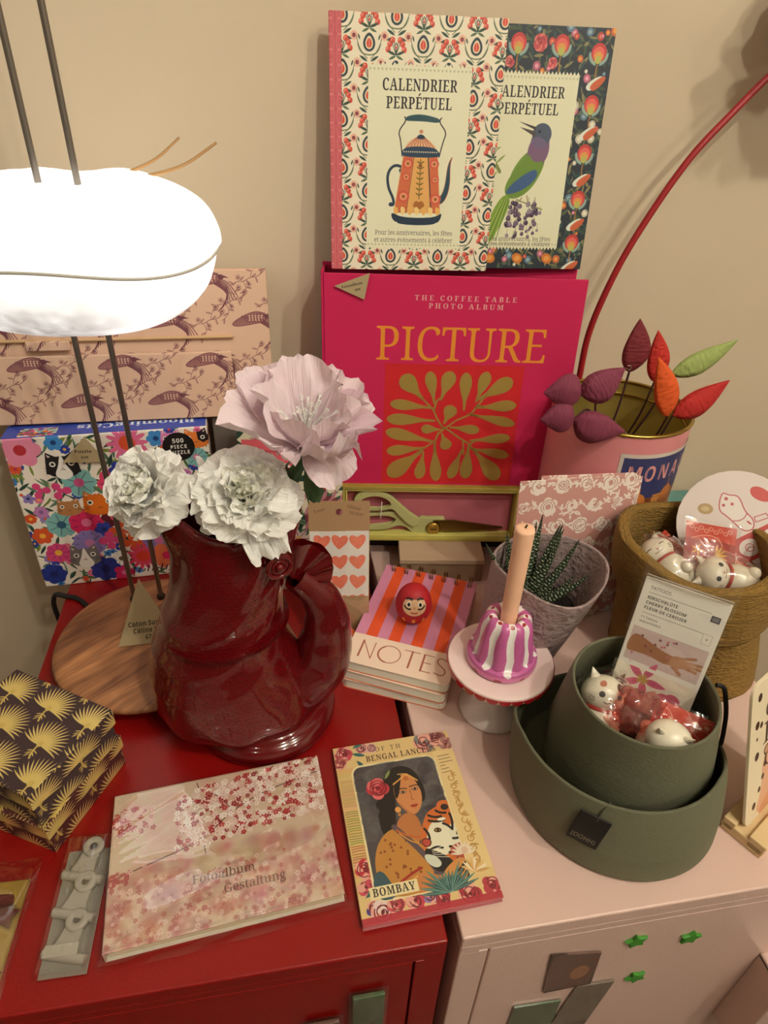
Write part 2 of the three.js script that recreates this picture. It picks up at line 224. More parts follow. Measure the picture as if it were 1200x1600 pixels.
  part('gold_foil', merge(foil), std(0xbfa556, 0.34, { metalness: 0.55 }), t, [0, 0, 0]);
}
function priceTag(label, lines, tri, pos, rot) {          // triangle of card with a few printed words
  const xs = tri.map((p) => p[0]), ys = tri.map((p) => p[1]), x0 = Math.min(...xs), y0 = Math.min(...ys), w = Math.max(...xs) - x0, h = Math.max(...ys) - y0;
  const map = canvasTexture(256, 256, (g, W, H) => { g.fillStyle = '#a8946f'; g.fillRect(0, 0, W, H); speckle(g, W, H, 900, (x, y, q) => { g.fillStyle = q() < 0.5 ? 'rgba(60,45,20,.18)' : 'rgba(230,210,170,.2)'; g.fillRect(x, y, 2, 1); }, 5); for (const [s, x, y, z, r] of lines) text(g, s, x * W, y * H, z, '#2e2518', { font: SANS, weight: 'bold', rot: r ?? 0, sx: Math.min(1, h / w * 1.25) }); });
  const g = extrude(shapeOf(tri, false), 0.0006, 0.0003); planar(g, 'x', 'y', w, h, -x0 / w, -y0 / h);
  return solo('price_tag', g, print(map, 0.85), label, 'price tag', pos, rot);
}
priceTag('small triangular tag clipped to the pink album corner', [['Fotoalbum', 0.52, 0.50, 34, -0.32], ['40€', 0.68, 0.66, 30, -0.32]], [[0, 0], [0.0415, 0.0155], [0.0355, -0.0145]], [0.078, 0.383, -0.7895], [R(-6), R(-8), 0]);

// --- perpetual calendars
function zigPanel(g, x0, y0, x1, y1, fill, dark) {
  const n = 26, pts = [], dx = (x1 - x0) / n; for (let i = 0; i <= n; i++) { pts.push([x0 + i * dx, y0]); if (i < n) pts.push([x0 + (i + 0.5) * dx, y0 - 12]); } for (let i = n; i >= 0; i--) { pts.push([x0 + i * dx, y1]); if (i) pts.push([x0 + (i - 0.5) * dx, y1 + 12]); }
  poly(g, pts, fill); for (let i = 0; i < n; i++) for (const [y, s] of [[y0 + 8, -1], [y1 - 8, 1]]) poly(g, [[x0 + i * dx + 3, y], [x0 + (i + 1) * dx - 3, y], [x0 + (i + 0.5) * dx, y - 9 * s]], dark);
}
function folkTile(g, x, y, s) {                            // one repeat of the folk border, s wide
  g.save(); g.translate(x, y); g.scale(s / 100, s / 100);
  const green = '#3c5240', dk = '#24333f', red = '#d84a3a', pink = '#e88a74';
  blob(g, [[50, 2], [74, 30], [70, 56], [50, 66], [30, 56], [26, 30]], '#2f3c44'); blob(g, [[50, 12], [66, 34], [62, 52], [50, 58], [38, 52], [34, 34]], '#e9d9b4'); blob(g, [[50, 20], [61, 36], [58, 49], [50, 53], [42, 49], [39, 36]], red); line(g, [[50, 26], [50, 48]], '#f0a890', 2);
  line(g, [[8, 40], [14, 66], [50, 76], [86, 66], [92, 40]], '#6f7a5c', 4); line(g, [[4, 20], [8, 56], [44, 84]], '#55634b', 2.4); line(g, [[96, 20], [92, 56], [56, 84]], '#55634b', 2.4);
  for (const sx of [-1, 1]) { leaf(g, 50 + sx * 6, 92, 34, 9, sx > 0 ? -0.5 : PI + 0.5, green, dk); leaf(g, 50 + sx * 8, 100, 30, 9, sx > 0 ? 0.25 : PI - 0.25, green, dk); leaf(g, 50 + sx * 34, 30, 20, 6, sx > 0 ? -1.2 : PI + 1.2, green); }
  for (const [a, b] of [[26, 118], [74, 118], [36, 106], [64, 106], [20, 134], [80, 134]]) { disc(g, a, b, 9.5, red); disc(g, a - 2, b - 2, 5, pink); disc(g, a, b, 2, '#a52f2c'); }
  for (const d of [-16, -8, 0, 8, 16]) line(g, [[50, 150], [50 + d * 0.5, 132], [50 + d, 112]], d ? green : '#3d463f', 2.2); blob(g, [[50, 112], [57, 126], [50, 140], [43, 126]], '#e7b79a', dk, 2); disc(g, 50, 128, 3, red);
  for (const sx of [-1, 1]) { leaf(g, 50, 150, 36, 9, sx > 0 ? -0.35 : PI + 0.35, green, dk); leaf(g, 50, 152, 30, 8, sx > 0 ? 0.4 : PI - 0.4, '#54694c'); }
  daisy(g, 6, 96, 15, 12, '#e9b49a', '#5b2440', { w: 0.2, coreR: 0.42 }); disc(g, 6, 96, 3.5, '#b3483f'); daisy(g, 94, 96, 15, 12, '#e9b49a', '#5b2440', { w: 0.2, coreR: 0.42 }); disc(g, 94, 96, 3.5, '#b3483f');
  g.restore();
}
const folkCover = canvasTexture(640, 880, (g, w, h) => {
  g.fillStyle = '#efe3ca'; g.fillRect(0, 0, w, h);
  for (let r = -1; r < 6; r++) for (let c = 0; c < 7; c++) folkTile(g, c * 104 - 50, r * 163 - 30 + (c % 2) * 82, 104);
  zigPanel(g, 104, 158, 512, 790, '#e9e5c6', 'rgba(150,150,110,.55)');
  text(g, 'CALENDRIER', 308, 236, 54, '#2b2426', { weight: 'bold', sx: 0.78, space: 2 }); text(g, 'PERPÉTUEL', 308, 294, 54, '#2b2426', { weight: 'bold', sx: 0.78, space: 2 });
  g.save(); g.translate(308, 318); g.scale(0.9, 0.79); g.translate(-308, -336);
  line(g, [[240, 508], [232, 440], [218, 400], [258, 352], [246, 340]], '#2a2524', 5); line(g, [[410, 508], [424, 440], [440, 400], [396, 352], [412, 340]], '#2a2524', 5);
  blob(g, [[250, 338], [300, 326], [350, 330], [408, 344], [404, 362], [340, 356], [280, 356], [250, 356]], '#2f4f57');
  line(g, [[246, 560], [214, 540], [174, 580], [178, 650], [206, 700], [208, 736], [190, 730]], '#27384c', 12); disc(g, 240, 572, 12, '#27384c'); disc(g, 194, 728, 10, '#27384c');
  blob(g, [[392, 700], [430, 690], [448, 630], [452, 540], [476, 498], [462, 536], [470, 640], [446, 718], [396, 730]], '#1f4658', '#a86040', 3);
  poly(g, [[246, 498], [404, 498], [430, 766], [208, 766]], '#e3aa62');
  poly(g, [[248, 500], [292, 500], [268, 766], [210, 766]], '#cf6a44'); poly(g, [[366, 500], [402, 500], [428, 766], [384, 766]], '#cf6a44'); line(g, [[296, 500], [268, 766]], '#8a4a2c', 3); line(g, [[360, 500], [386, 766]], '#5d3a36', 6);
  for (const [x, y, r] of [[268, 540, 24], [262, 600, 20], [252, 690, 28], [390, 540, 22], [398, 610, 18], [404, 700, 26]]) { disc(g, x, y, r, '#cf5a45'); disc(g, x, y, r * 0.62, '#e59a70'); disc(g, x, y, r * 0.3, '#9a5a2c'); }
  line(g, [[326, 520], [326, 700]], '#6b5a22', 4); for (let i = 0; i < 7; i++) for (const s of [-1, 1]) leaf(g, 326, 540 + i * 24, 22, 7, s > 0 ? -0.6 : PI + 0.6, '#7a6426'); heart(g, 326, 548, 10, '#8a4a24'); blob(g, [[296, 730], [312, 706], [326, 716], [340, 706], [356, 730], [340, 748], [312, 748]], '#a8672e');
  for (let i = 0; i < 7; i++) blob(g, [[206 + i * 33, 740], [220 + i * 33, 736], [232 + i * 33, 752], [222 + i * 33, 782], [210 + i * 33, 770]], i % 2 ? '#f0cf86' : '#e9b160');
  blob(g, [[196, 762], [240, 786], [330, 790], [410, 784], [440, 760], [432, 800], [410, 816], [226, 816], [200, 796]], '#22364a'); disc(g, 318, 812, 92, '#22364a', 12);
  blob(g, [[244, 486], [268, 440], [318, 418], [372, 440], [406, 486], [406, 512], [244, 512]], '#e8b98c'); for (let i = 0; i < 9; i++) line(g, [[322 + (i - 4) * 5, 426], [322 + (i - 4) * 16, 470]], '#b5654c', 4); blob(g, [[236, 486], [262, 464], [382, 464], [414, 490], [414, 512], [236, 512]], '#27405a'); for (let i = 0; i < 16; i++) disc(g, 248 + i * 10, 488, 3.4, '#d9c7a4'); blob(g, [[302, 422], [322, 408], [344, 422], [336, 432], [308, 432]], '#27384c'); disc(g, 323, 400, 9, '#cf8a66'); g.restore();
  text(g, 'Pour les anniversaires, les fêtes', 308, 742, 25, '#5d5648', { sx: 0.9 }); text(g, 'et autres évènements à célébrer', 308, 770, 25, '#5d5648', { sx: 0.9 });
});
const darkCover = canvasTexture(640, 880, (g, w, h) => {
  g.fillStyle = '#252d38'; g.fillRect(0, 0, w, h); const q = rng(77);
  for (let i = 0; i < 900; i++) leaf(g, q() * w, q() * h, 22 + q() * 30, 6 + q() * 7, q() * 6.3, ['#3f5138', '#566046', '#2f4a48', '#6b6a4a', '#8a8258'][i % 5]);
  for (let i = 0; i < 150; i++) { const x = q() * w, y = q() * h, r = 7 + q() * 11; disc(g, x, y, r, ['#b8443c', '#c9653a', '#b9627a', '#c8bfa8', '#5d7a8c'][i % 5]); disc(g, x, y, r * 0.5, ['#e07a5a', '#e3a04a', '#e2a0b0', '#e6e2cf', '#93aab4'][i % 5]); }
  const fl = (x, y) => { for (const s of [-1, 1]) { blob(g, [[x, y + 60], [x + s * 40, y + 40], [x + s * 44, y + 2], [x + s * 20, y + 20]], '#93a99a', '#3b5a66', 3); } disc(g, x, y + 10, 32, '#c23c3a'); disc(g, x, y + 14, 24, '#e0655a'); disc(g, x, y + 24, 18, '#d79a4a'); disc(g, x, y + 34, 13, '#b6b35a'); line(g, [[x, y + 50], [x - 6, y + 80], [x + 4, y + 104]], '#a8743a', 5); };
  const oval = (x, y) => { disc(g, x, y, 26, '#d0772e', 20, 0.4); disc(g, x, y, 14, '#e39c4c', 11); leaf(g, x + 14, y - 14, 26, 8, -0.8, '#5f6a3a'); };
  for (let k = 0; k < 5; k++) { fl(580, 70 + k * 172); for (const d of [0, 18]) { blob(g, [[536 + d, 190 + k * 172], [600 + d, 150 + k * 172], [628, 168 + k * 172], [560 + d, 214 + k * 172]], d ? '#c9603c' : '#dfe2d4'); } }
  for (const x of [60, 240, 420]) fl(x, 48); for (let k = 1; k < 5; k++) fl(50, 40 + k * 172); for (const x of [150, 330]) { rose(g, x, 56, 30, '#c04a50', '#8a2c34', '#d9766e', x); rose(g, x + 60, 120, 20, '#c9505a', '#8a2c34', '#e08a80', x); } for (const x of [60, 200, 330, 470]) oval(x, 836);
  zigPanel(g, 104, 158, 512, 790, '#e4e0c0', 'rgba(150,150,110,.5)');
  text(g, 'CALENDRIER', 308, 236, 54, '#2b2426', { weight: 'bold', sx: 0.78, space: 2 }); text(g, 'PERPÉTUEL', 308, 294, 54, '#2b2426', { weight: 'bold', sx: 0.78, space: 2 });
  line(g, [[112, 360], [150, 420], [210, 500]], '#7d8a4a', 14); for (const [x, y, a] of [[130, 390, -1], [160, 430, -0.4], [150, 420, 2], [190, 470, -0.7], [200, 500, 2.4], [120, 380, 2.2]]) leaf(g, x, y, 52, 9, a, '#8a9a58');
  disc(g, 330, 500, 56, '#6f8f38', 104, 0.62); disc(g, 372, 420, 46, '#7a5a78', 62, 0.25);
  blob(g, [[232, 560], [282, 480], [352, 420], [400, 440], [392, 520], [330, 590], [258, 606]], '#6b8a34'); blob(g, [[236, 590], [270, 540], [372, 478], [384, 520], [320, 570]], '#3a5a86'); blob(g, [[150, 760], [196, 640], [240, 580], [276, 600], [246, 690], [186, 790]], '#7c9a3a'); for (let i = 0; i < 6; i++) line(g, [[236 + i * 5, 606], [160 + i * 12, 766]], i % 2 ? '#4f6d28' : '#a5b95a', 3); blob(g, [[128, 806], [160, 740], [196, 760], [150, 826]], '#28395c');
  blob(g, [[338, 452], [330, 390], [352, 340], [396, 330], [420, 372], [412, 440], [380, 466]], '#7a5a78'); disc(g, 380, 362, 42, '#4a5568', 40); disc(g, 372, 392, 34, '#6d5f7c', 20, 0.3); poly(g, [[352, 348], [272, 318], [350, 336]], '#3a3434'); poly(g, [[352, 372], [280, 338], [350, 352]], '#4d4440'); disc(g, 368, 352, 5, '#16120f');
  line(g, [[322, 596], [300, 620]], '#a89468', 5); line(g, [[344, 588], [350, 614]], '#a89468', 5); line(g, [[300, 604], [420, 640]], '#8a9160', 5); const p = rng(5); for (let i = 0; i < 62; i++) { const a = p(), x = 262 + p() * 150, y = 614 + a * 140, s = y > 700 ? 0.7 : 1; line(g, [[x, y], [x, y - 26]], '#a39a78', 2); disc(g, x, y, 8 * s + p() * 3, ['#3d2d46', '#54405c', '#6d5a70', '#8f8090'][i % 4]); disc(g, x - 2, y - 3, 2, '#b5a8b4'); }
  text(g, 'Pour les anniversaires, les fêtes', 308, 766, 25, '#5d5648', { sx: 0.9 }); text(g, 'et autres évènements à célébrer', 308, 786, 25, '#5d5648', { sx: 0.9 });
});
const spinePink = canvasTexture(64, 512, (g, w, h) => { g.fillStyle = '#c65a62'; g.fillRect(0, 0, w, h); for (let i = 0; i < 20; i++) for (const x of [10, 54]) { ring(g, x, i * 27, 15, 'rgba(226,140,140,.55)', 3); ring(g, x, i * 27, 7, 'rgba(226,140,140,.45)', 2); } });
function calendar(label, map, pos, rot, W, H, spineMap) {
  const t = thing('calendar_book', label, 'calendar', pos, rot), s = 0.013;
  part('front_cover', planar(slab(W - s, H, 0.0016, 0.0006, s / 2, H / 2, -0.0008), 'x', 'y', W - s, H, 0.5 - s / 2 / (W - s), 0), print(map, 0.5), t);
  part('spine', planar(slab(s, H, 0.0085, 0.001, -W / 2 + s / 2, H / 2, -0.0042), 'x', 'y', s, H, W / 2 / s, 0), print(spineMap, 0.6), t);
  part('back_cover', slab(W - s, H, 0.0016, 0.0006, s / 2, H / 2, -0.0078), std(0xcbb998, 0.7), t);
  part('pages', slab(W - s - 0.003, H - 0.004, 0.0046, 0.0004, s / 2, H / 2, -0.0043), paperWhite, t);
}
calendar('cream folk-patterned perpetual calendar picturing a kettle on pink album', folkCover, [0.1695, 0.3985, -0.7975], [R(-6), R(-5), 0], 0.187, 0.2485, spinePink);
calendar('dark floral perpetual calendar picturing a green bird on pink album', darkCover, [0.2955, 0.3985, -0.8005], [R(-6.5), R(-4), 0], 0.183, 0.2455, spinePink);

// --- scissors in their shallow box
{
  const t = thing('scissors_box', 'shallow yellow-green presentation box with pink inside for scissors', 'box', [0.203, 0.0396, -0.7275], [R(-6), R(-8), 0]), W = 0.245, H = 0.084, D = 0.026, rim = std(0xb9ab52, 0.5), wall = 0.0032;
  part('frame', merge([slab(W, wall, D, 0.0008, 0, H - wall / 2), slab(W, wall * 1.6, D, 0.0008, 0, wall * 0.8), slab(wall, H, D, 0.0008, -W / 2 + wall / 2), slab(wall, H, D, 0.0008, W / 2 - wall / 2)]), rim, t);
  part('inner_rim', merge([slab(W - 0.007, 0.0026, D * 0.8, 0.0006, 0, H - 0.0058, -D * 0.5), slab(0.0022, H - 0.01, D * 0.8, 0.0006, -W / 2 + 0.0052, H / 2, -D * 0.5), slab(W - 0.007, 0.003, D * 0.8, 0.0006, 0, 0.0068, -D * 0.5)]), std(0xd3c96e, 0.5), t);
  part('lining', slab(W - 0.008, H - 0.008, 0.003, 0.0006, 0, H / 2, -D * 0.78), std(0xb9646e, 0.8), t);
  part('back_board', slab(W - 0.002, H - 0.002, 0.002, 0.0006, 0, H / 2, -D + 0.001), rim, t);
  part('lid_edge', slab(W + 0.003, 0.0016, D + 0.006, 0.0006, 0, H + 0.0004, -D / 2 - 0.002), std(0xa5933f, 0.45), t);
}
{
  const t = thing('scissors', 'pale green fabric scissors lying in the pink-lined box', 'scissors', [0.203, 0.0396, -0.7275], [R(-6), R(-8), 0]), green = phys(0xb7b77a, 0.35, { clearcoat: 0.4 }), z = -0.0125;
  const M = (x, y) => [(x - 75) / 1060 * 0.243 - 0.1225, 0.084 - (y - 110) / 350 * 0.080];
  const band = (outer, holes, d, zz) => { const s = shapeOf(outer.map((p) => M(...p))); for (const h of holes) s.holes.push(new THREE.Path(new THREE.CatmullRomCurve3(h.map((p) => V3(...M(...p), 0)), true).getPoints(60).map((p) => V2(p.x, p.y)))); const g = extrude(s, d, 0.0014); g.translate(0, 0, zz); return g; };
  part('handle', band([[150, 205], [180, 165], [270, 150], [350, 175], [410, 225], [480, 290], [550, 350], [515, 385], [440, 325], [380, 265], [320, 272], [230, 275], [165, 250]], [[[185, 215], [215, 190], [290, 180], [350, 205], [370, 235], [330, 258], [240, 262], [195, 245]]], 0.004, z + 0.002), green, t);
  part('handle', band([[130, 330], [200, 318], [330, 308], [420, 306], [470, 345], [520, 380], [560, 340], [600, 341], [690, 341], [702, 342], [705, 355], [705, 425], [703, 438], [692, 440], [600, 441], [520, 440], [470, 400], [420, 392], [340, 418], [220, 420], [140, 390]], [[[170, 345], [250, 328], [370, 330], [405, 350], [380, 378], [300, 396], [190, 394]]], 0.005, z - 0.004), green, t);
  part('blade', extrude(shapeOf([M(640, 352), M(760, 350), M(1075, 392), M(1075, 402), M(760, 430), M(640, 436)], false), 0.0016, 0.0004), std(0x8e7a44, 0.28, { metalness: 1 }), t, [0, 0, z + 0.0015]);
  part('blade', extrude(shapeOf([M(640, 372), M(900, 396), M(1082, 410), M(900, 428), M(640, 440)], false), 0.0016, 0.0004), std(0x9a8a58, 0.25, { metalness: 1 }), t, [0, 0, z - 0.001]);
  const sc = part('screw', lathe([[0, 0.0035], [0.004, 0.0032], [0.0075, 0.0018], [0.0102, 0], [0, 0]], 32), gold, t, [...M(640, 402), z + 0.0052], [PI / 2, 0, 0]);
  part('slot', rbox(0.009, 0.0008, 0.0012, 0.0002), black, sc, [0, 0.0037, 0]);
  part('tie', tube([[...M(312, 212), z + 0.009], [...M(311, 270), z + 0.010], [...M(308, 330), z + 0.008]], 0.0006, 12, 6), std(0xf0ece0, 0.5), t);
}
// --- hidden corner of the red stalk standing behind
// --- toile-patterned folder
const toileTex = canvasTexture(640, 576, (g, w, h) => {
  g.fillStyle = '#dab49a'; g.fillRect(0, 0, w, h); const ink = '#7a4a50', ink2 = '#6b3a45';
  const bird = (x, y, s) => {
    g.save(); g.translate(x, y); g.scale(s, s);
    for (let i = 0; i < 9; i++) line(g, [[20, -8 + i * 2], [80 + i * 4, -8 + i * 8], [124 - i * 5, 26 + i * 12], [150 - i * 13, 76 + i * 10]], i % 2 ? ink : ink2, 4.6);
    blob(g, [[-118, 26], [-96, 4], [-50, -22], [10, -44], [60, -34], [74, -10], [50, 14], [0, 22], [-50, 30], [-90, 34]], '#a06c66', ink2, 4);
    for (let i = 0; i < 13; i++) line(g, [[-104 + i * 13, 26 - i * 1.4], [-92 + i * 12, 4 - i * 3.2], [-70 + i * 11, -10 - i * 2.2]], ink, 3); for (let i = 0; i < 8; i++) line(g, [[-60 + i * 16, -20 - i * 2], [-40 + i * 15, -8], [-34 + i * 15, 14]], ink2, 4);
    for (let i = 0; i < 14; i++) disc(g, -20 + (i % 5) * 16, -20 + Math.floor(i / 5) * 11, 4.2, '#e3c0a6'); blob(g, [[60, -30], [86, -28], [92, -12], [76, 0], [58, -4]], ink2); poly(g, [[88, -24], [116, -12], [88, -12]], ink2);
    g.restore();
  };
  const twig = (x, y, s) => {
    g.save(); g.translate(x, y); g.scale(s, s);
    line(g, [[-120, 60], [-70, 34], [-30, 40], [20, 8], [70, 10], [110, -30]], ink, 4); line(g, [[-30, 40], [-10, 80], [-30, 120], [-70, 150]], ink, 3.4); line(g, [[20, 8], [30, -40], [60, -70]], ink, 3);
    for (const [a, b, r] of [[-80, 40, 2.4], [-50, 30, -0.8], [-10, 30, 0.9], [30, 8, -0.6], [56, 12, 1.3], [90, -10, -1.4], [-14, 76, 0.2], [-24, 100, 2.7], [-50, 138, 1.8], [40, -50, -0.2], [28, -30, 3.4], [-100, 52, 3.6]]) { leaf(g, a, b, 36, 8, r, '#c99c82'); g.save(); g.translate(a, b); g.rotate(r); g.beginPath(); g.moveTo(0, 0); g.quadraticCurveTo(16, -9, 36, 0); g.quadraticCurveTo(16, 9, 0, 0); g.strokeStyle = ink; g.lineWidth = 2.2; g.stroke(); line(g, [[0, 0], [30, 0]], ink, 1.4); g.restore(); }
    for (const [a, b] of [[-64, 12], [4, 56], [64, -72], [104, -44]]) { for (let k = 0; k < 5; k++) { const t = k * 1.257; ring(g, a + cos(t) * 10, b + sin(t) * 10, 8, ink, 2.2); } disc(g, a, b, 5, ink2); }
    g.restore();
  };
  for (const dx of [-w, 0, w]) for (const dy of [-h, 0, h]) { for (const [x, y] of [[170, 120], [490, 408]]) bird(x + dx, y + dy, 1.42); for (const [x, y] of [[470, 90], [150, 390], [330, 250], [10, 250]]) twig(x + dx, y + dy, 1.08); }
}, true, [1 / 0.102, 1 / 0.092]);
{
  const t = thing('toile_folder', 'wide beige folder printed with purple toile birds behind the lamp', 'folder', [-0.2, 0.2225, -0.788], [R(-7), 0, 0]), m = print(toileTex, 0.75), W = 0.397;
  const uvm = (g) => { const p = g.attributes.position, u = g.attributes.uv; for (let i = 0; i < p.count; i++) u.setXY(i, p.getX(i) + p.getZ(i), p.getY(i)); return g; };
  part('back_cover', uvm(slab(W, 0.177, 0.012, 0.0015)), m, t);
  part('front_flap', uvm(slab(W - 0.048, 0.083, 0.0055, 0.0015, -0.024, 0.0415, 0.0057)), m, t);
  const st = part('peg', tube([[-0.19, 0.1, 0.0035], [-0.05, 0.1, 0.0035], [0.153, 0.1, 0.0035]], 0.0021, 4, 10), std(0xcda77c, 0.6), t);
  part('loop', uvm(slab(0.048, 0.011, 0.0065, 0.0015, 0, 0, 0)), m, st, [-0.058, 0.0945, 0.0063]);
  part('tip', new THREE.SphereGeometry(0.0022, 10, 8), std(0xcda77c, 0.6), st, [0.153, 0.1, 0.0035]);
}

// --- jigsaw puzzle box
function catFace(g, x, y, s, col, { half, white, eye = '#1c1a1c', low = 1.1 } = {}) {
  g.save(); g.translate(x, y); g.scale(s, s);
  poly(g, [[-50, -18], [-44, -52], [-16, -34], [16, -34], [44, -52], [50, -18], [56, 30], [40, 30 * low], [-40, 30 * low], [-56, 30]], col); blob(g, [[-58, 10], [-40, -30], [0, -36], [40, -30], [58, 10], [40, 46], [-40, 46]], col);
  if (half) { poly(g, [[6, -34], [16, -34], [44, -52], [56, 6], [30, 20], [8, 4]], half); } if (white) { blob(g, [[-3, -36], [5, -36], [12, 0], [34, 40], [0, 60], [-34, 40], [-12, 0]], white); }
  for (const d of [-30, 30]) { disc(g, d, -6, 10, '#f4efe2'); disc(g, d, -6, 5.4, eye); poly(g, [[d * 1.3, -32], [d * 1.42, -44], [d * 1.02, -34]], '#f0d6cc'); } blob(g, [[-4, 8], [4, 8], [0, 13]], '#c45a6a'); line(g, [[-7, 17], [0, 14], [7, 17]], eye, 1.8); for (const d of [-1, 1]) for (const k of [0, 6]) line(g, [[d * 36, 12 + k], [d * 58, 9 + k * 1.7]], eye, 1.4); g.restore();
}
const puzzleFront = canvasTexture(1024, 952, (g, w, h) => {
  g.fillStyle = '#efe3d6'; g.fillRect(0, 0, w, h); const q = rng(41), X = (x) => (x - 5) / 1130 * 1024, S = 0.92;
  for (let i = 0; i < 460; i++) leaf(g, q() * w, q() * h, 50 + q() * 50, 10 + q() * 12, q() * 6.3, ['#4f7148', '#2f4a3e', '#7e8c3a', '#5f8068', '#274038'][i % 5], i % 3 ? null : '#1d3028');
  for (let i = 0; i < 120; i++) { const x = q() * w, y = q() * h; daisy(g, x, y, 20 + q() * 14, 5 + (i % 4), ['#3c7ac0', '#e0729a', '#f3ece4', '#d8552c', '#8f78b8', '#2d3f9c'][i % 6], ['#20406e', '#b8305a', '#d8552c', '#f0b040'][i % 4], { w: 0.36 }); }
  const F = [[75, 60, 92, 6, '#e78aa8', '#b8303a', 0], [255, 30, 42, 6, '#3f86c8', '#1d3f78', 0], [640, 60, 96, 14, '#e06a94', '#d8502c', 1], [800, 45, 44, 6, '#3f86c8', '#1d3f78', 0], [335, 270, 80, 7, '#7fb7b4', '#d0578a', 0], [540, 290, 90, 8, '#e0446e', '#e88a5a', 0], [120, 300, 46, 3, '#d8457e', '#d8457e', 0], [225, 310, 50, 3, '#d8457e', '#d8457e', 0], [180, 520, 74, 7, '#7fb7b4', '#2f5a78', 0], [320, 520, 82, 9, '#d4285e', '#e0729a', 0], [480, 500, 60, 6, '#5c1d26', '#d8506a', 0], [410, 575, 46, 6, '#2d3f9c', '#20306e', 0], [500, 590, 58, 4, '#d8552c', '#d8552c', 0], [820, 580, 62, 7, '#7fb7b4', '#2f6a78', 0], [910, 560, 88, 12, '#e0647e', '#d8402c', 1], [310, 655, 80, 10, '#8f7fc0', '#c77ab0', 0], [430, 650, 56, 4, '#d8457e', '#d8457e', 0], [560, 680, 58, 4, '#d8552c', '#d8552c', 0], [715, 680, 84, 12, '#7f72b4', '#c86a9c', 0], [600, 780, 84, 14, '#d8405e', '#d8402c', 1], [470, 780, 46, 9, '#f3ece4', '#6a5040', 0], [745, 790, 84, 6, '#e0724a', '#d4285e', 0], [365, 840, 78, 7, '#26378c', '#1b2766', 0], [470, 880, 54, 5, '#d4285e', '#e0729a', 0], [940, 640, 60, 8, '#d8405e', '#e88a5a', 0], [90, 430, 36, 6, '#b77ab0', '#7f5a98', 0], [575, 215, 54, 6, '#2d3f9c', '#20306e', 0], [1010, 170, 54, 8, '#7fb7b4', '#d080a0', 0], [900, 300, 70, 8, '#c77ab0', '#8f3a70', 0], [980, 400, 60, 9, '#d8405e', '#f0b040', 0], [120, 700, 60, 8, '#d8457e', '#f0b040', 0], [60, 580, 50, 6, '#d8552c', '#f0b040', 0], [60, 840, 64, 7, '#26378c', '#1b2766', 0], [890, 820, 60, 9, '#7fb7b4', '#2f5a78', 0], [990, 760, 70, 9, '#e0446e', '#e88a5a', 0]];
  for (const [x, y, r, n, c, k, sp] of F) daisy(g, x * 0.93 + 10, y * 1.02 + 6, r * 1.1, n, c, k, { w: sp ? 0.13 : 0.4, coreR: sp ? 0.4 : 0.3, dark: n > 6 && !sp ? 'rgba(40,30,70,.5)' : null });
  catFace(g, 262, 170, 1.55, '#201c20', { white: '#f3ece4' }); catFace(g, 830, 60, 1.0, '#d880b0'); catFace(g, 960, 70, 1.2, '#e07a34', { half: '#201c20' });
  catFace(g, 240, 430, 1.15, '#b07848'); catFace(g, 400, 420, 1.6, '#e0701e'); catFace(g, 590, 590, 1.25, '#b886bc'); catFace(g, 255, 760, 1.5, '#77706e', { white: '#f3ece4' }); catFace(g, 840, 740, 1.2, '#f3ece4'); catFace(g, 620, 420, 1.1, '#f3ece4'); catFace(g, 930, 480, 1.1, '#77706e', { white: '#f3ece4' });
  for (let i = 0; i < 8; i++) line(g, [[500 + i * 26, 910], [512 + i * 26, 870 + (i % 3) * 12]], '#221d2c', 7);
});
const puzzleTop = canvasTexture(512, 96, (g, w, h) => {
  g.fillStyle = '#3a4fae'; g.fillRect(0, 0, w, h); g.save(); g.translate(w - 30, 26); g.rotate(PI); text(g, 'BloomingCats', 0, 0, 46, '#eef0f6', { align: 'left', weight: 'bold', sx: 0.95 }); g.restore();
  g.save(); g.translate(40, 30); g.fillStyle = '#e8dcd2'; g.fillRect(0, 0, 92, 60); speckle(g, 88, 56, 90, (x, y, q) => disc(g, 2 + x, 2 + y, 3 + q() * 5, ['#d8457e', '#e0701e', '#2d3f9c', '#4f7148', '#7fb7b4'][Math.floor(q() * 5)]), 8); g.restore();
});
{
  const W = 0.238, H = 0.2215, D = 0.046, t = thing('puzzle_box', 'floral jigsaw puzzle box with cat faces and a blue top edge', 'puzzle box', [-0.2055, 0, -0.7445], [R(-2.4), R(3), 0]);
  part('lid', frontPrint(slab(W, H, D * 0.8, 0.0022), W, H), print(puzzleFront, 0.42), t);
  part('top_edge', planar(boxAt(W - 0.002, 0.0008, D * 0.8 - 0.002, 0, H + 0.0002, -D * 0.4, 0.0003), 'x', '-z', W, D * 0.8, 0.5, 0), print(puzzleTop, 0.42), t);
  part('base', slab(W - 0.003, H - 0.003, D * 0.2, 0.0015, 0, H / 2, -D * 0.9), std(0x3a4fae, 0.5), t);
  const badge = canvasTexture(256, 256, (g, w, h) => { g.fillStyle = '#191618'; g.fillRect(0, 0, w, h); ['500', 'PIECE', 'PUZZLE'].forEach((s, i) => text(g, s, 128, 92 + i * 52, i ? 46 : 54, '#efe9dd', { font: SANS, weight: 'bold', space: 4, sx: 0.95 })); });
  part('round_sticker', planar(extrude(new THREE.Shape().absellipse(0, 0, 0.0195, 0.0195, 0, 2 * PI), 0.0004), 'x', 'y', 0.039, 0.039), print(badge, 0.35), t, [0.082, 0.196, 0.0001]);
}
priceTag('triangular tag leaning on the front of the cat puzzle', [['Puzzle', 0.5, 0.62, 40], ['22€', 0.52, 0.84, 34]], [[-0.0275, 0], [0.022, 0], [0.001, 0.0335]], [-0.2335, 0.186, -0.7465], [R(-6), R(3), R(-4)]);

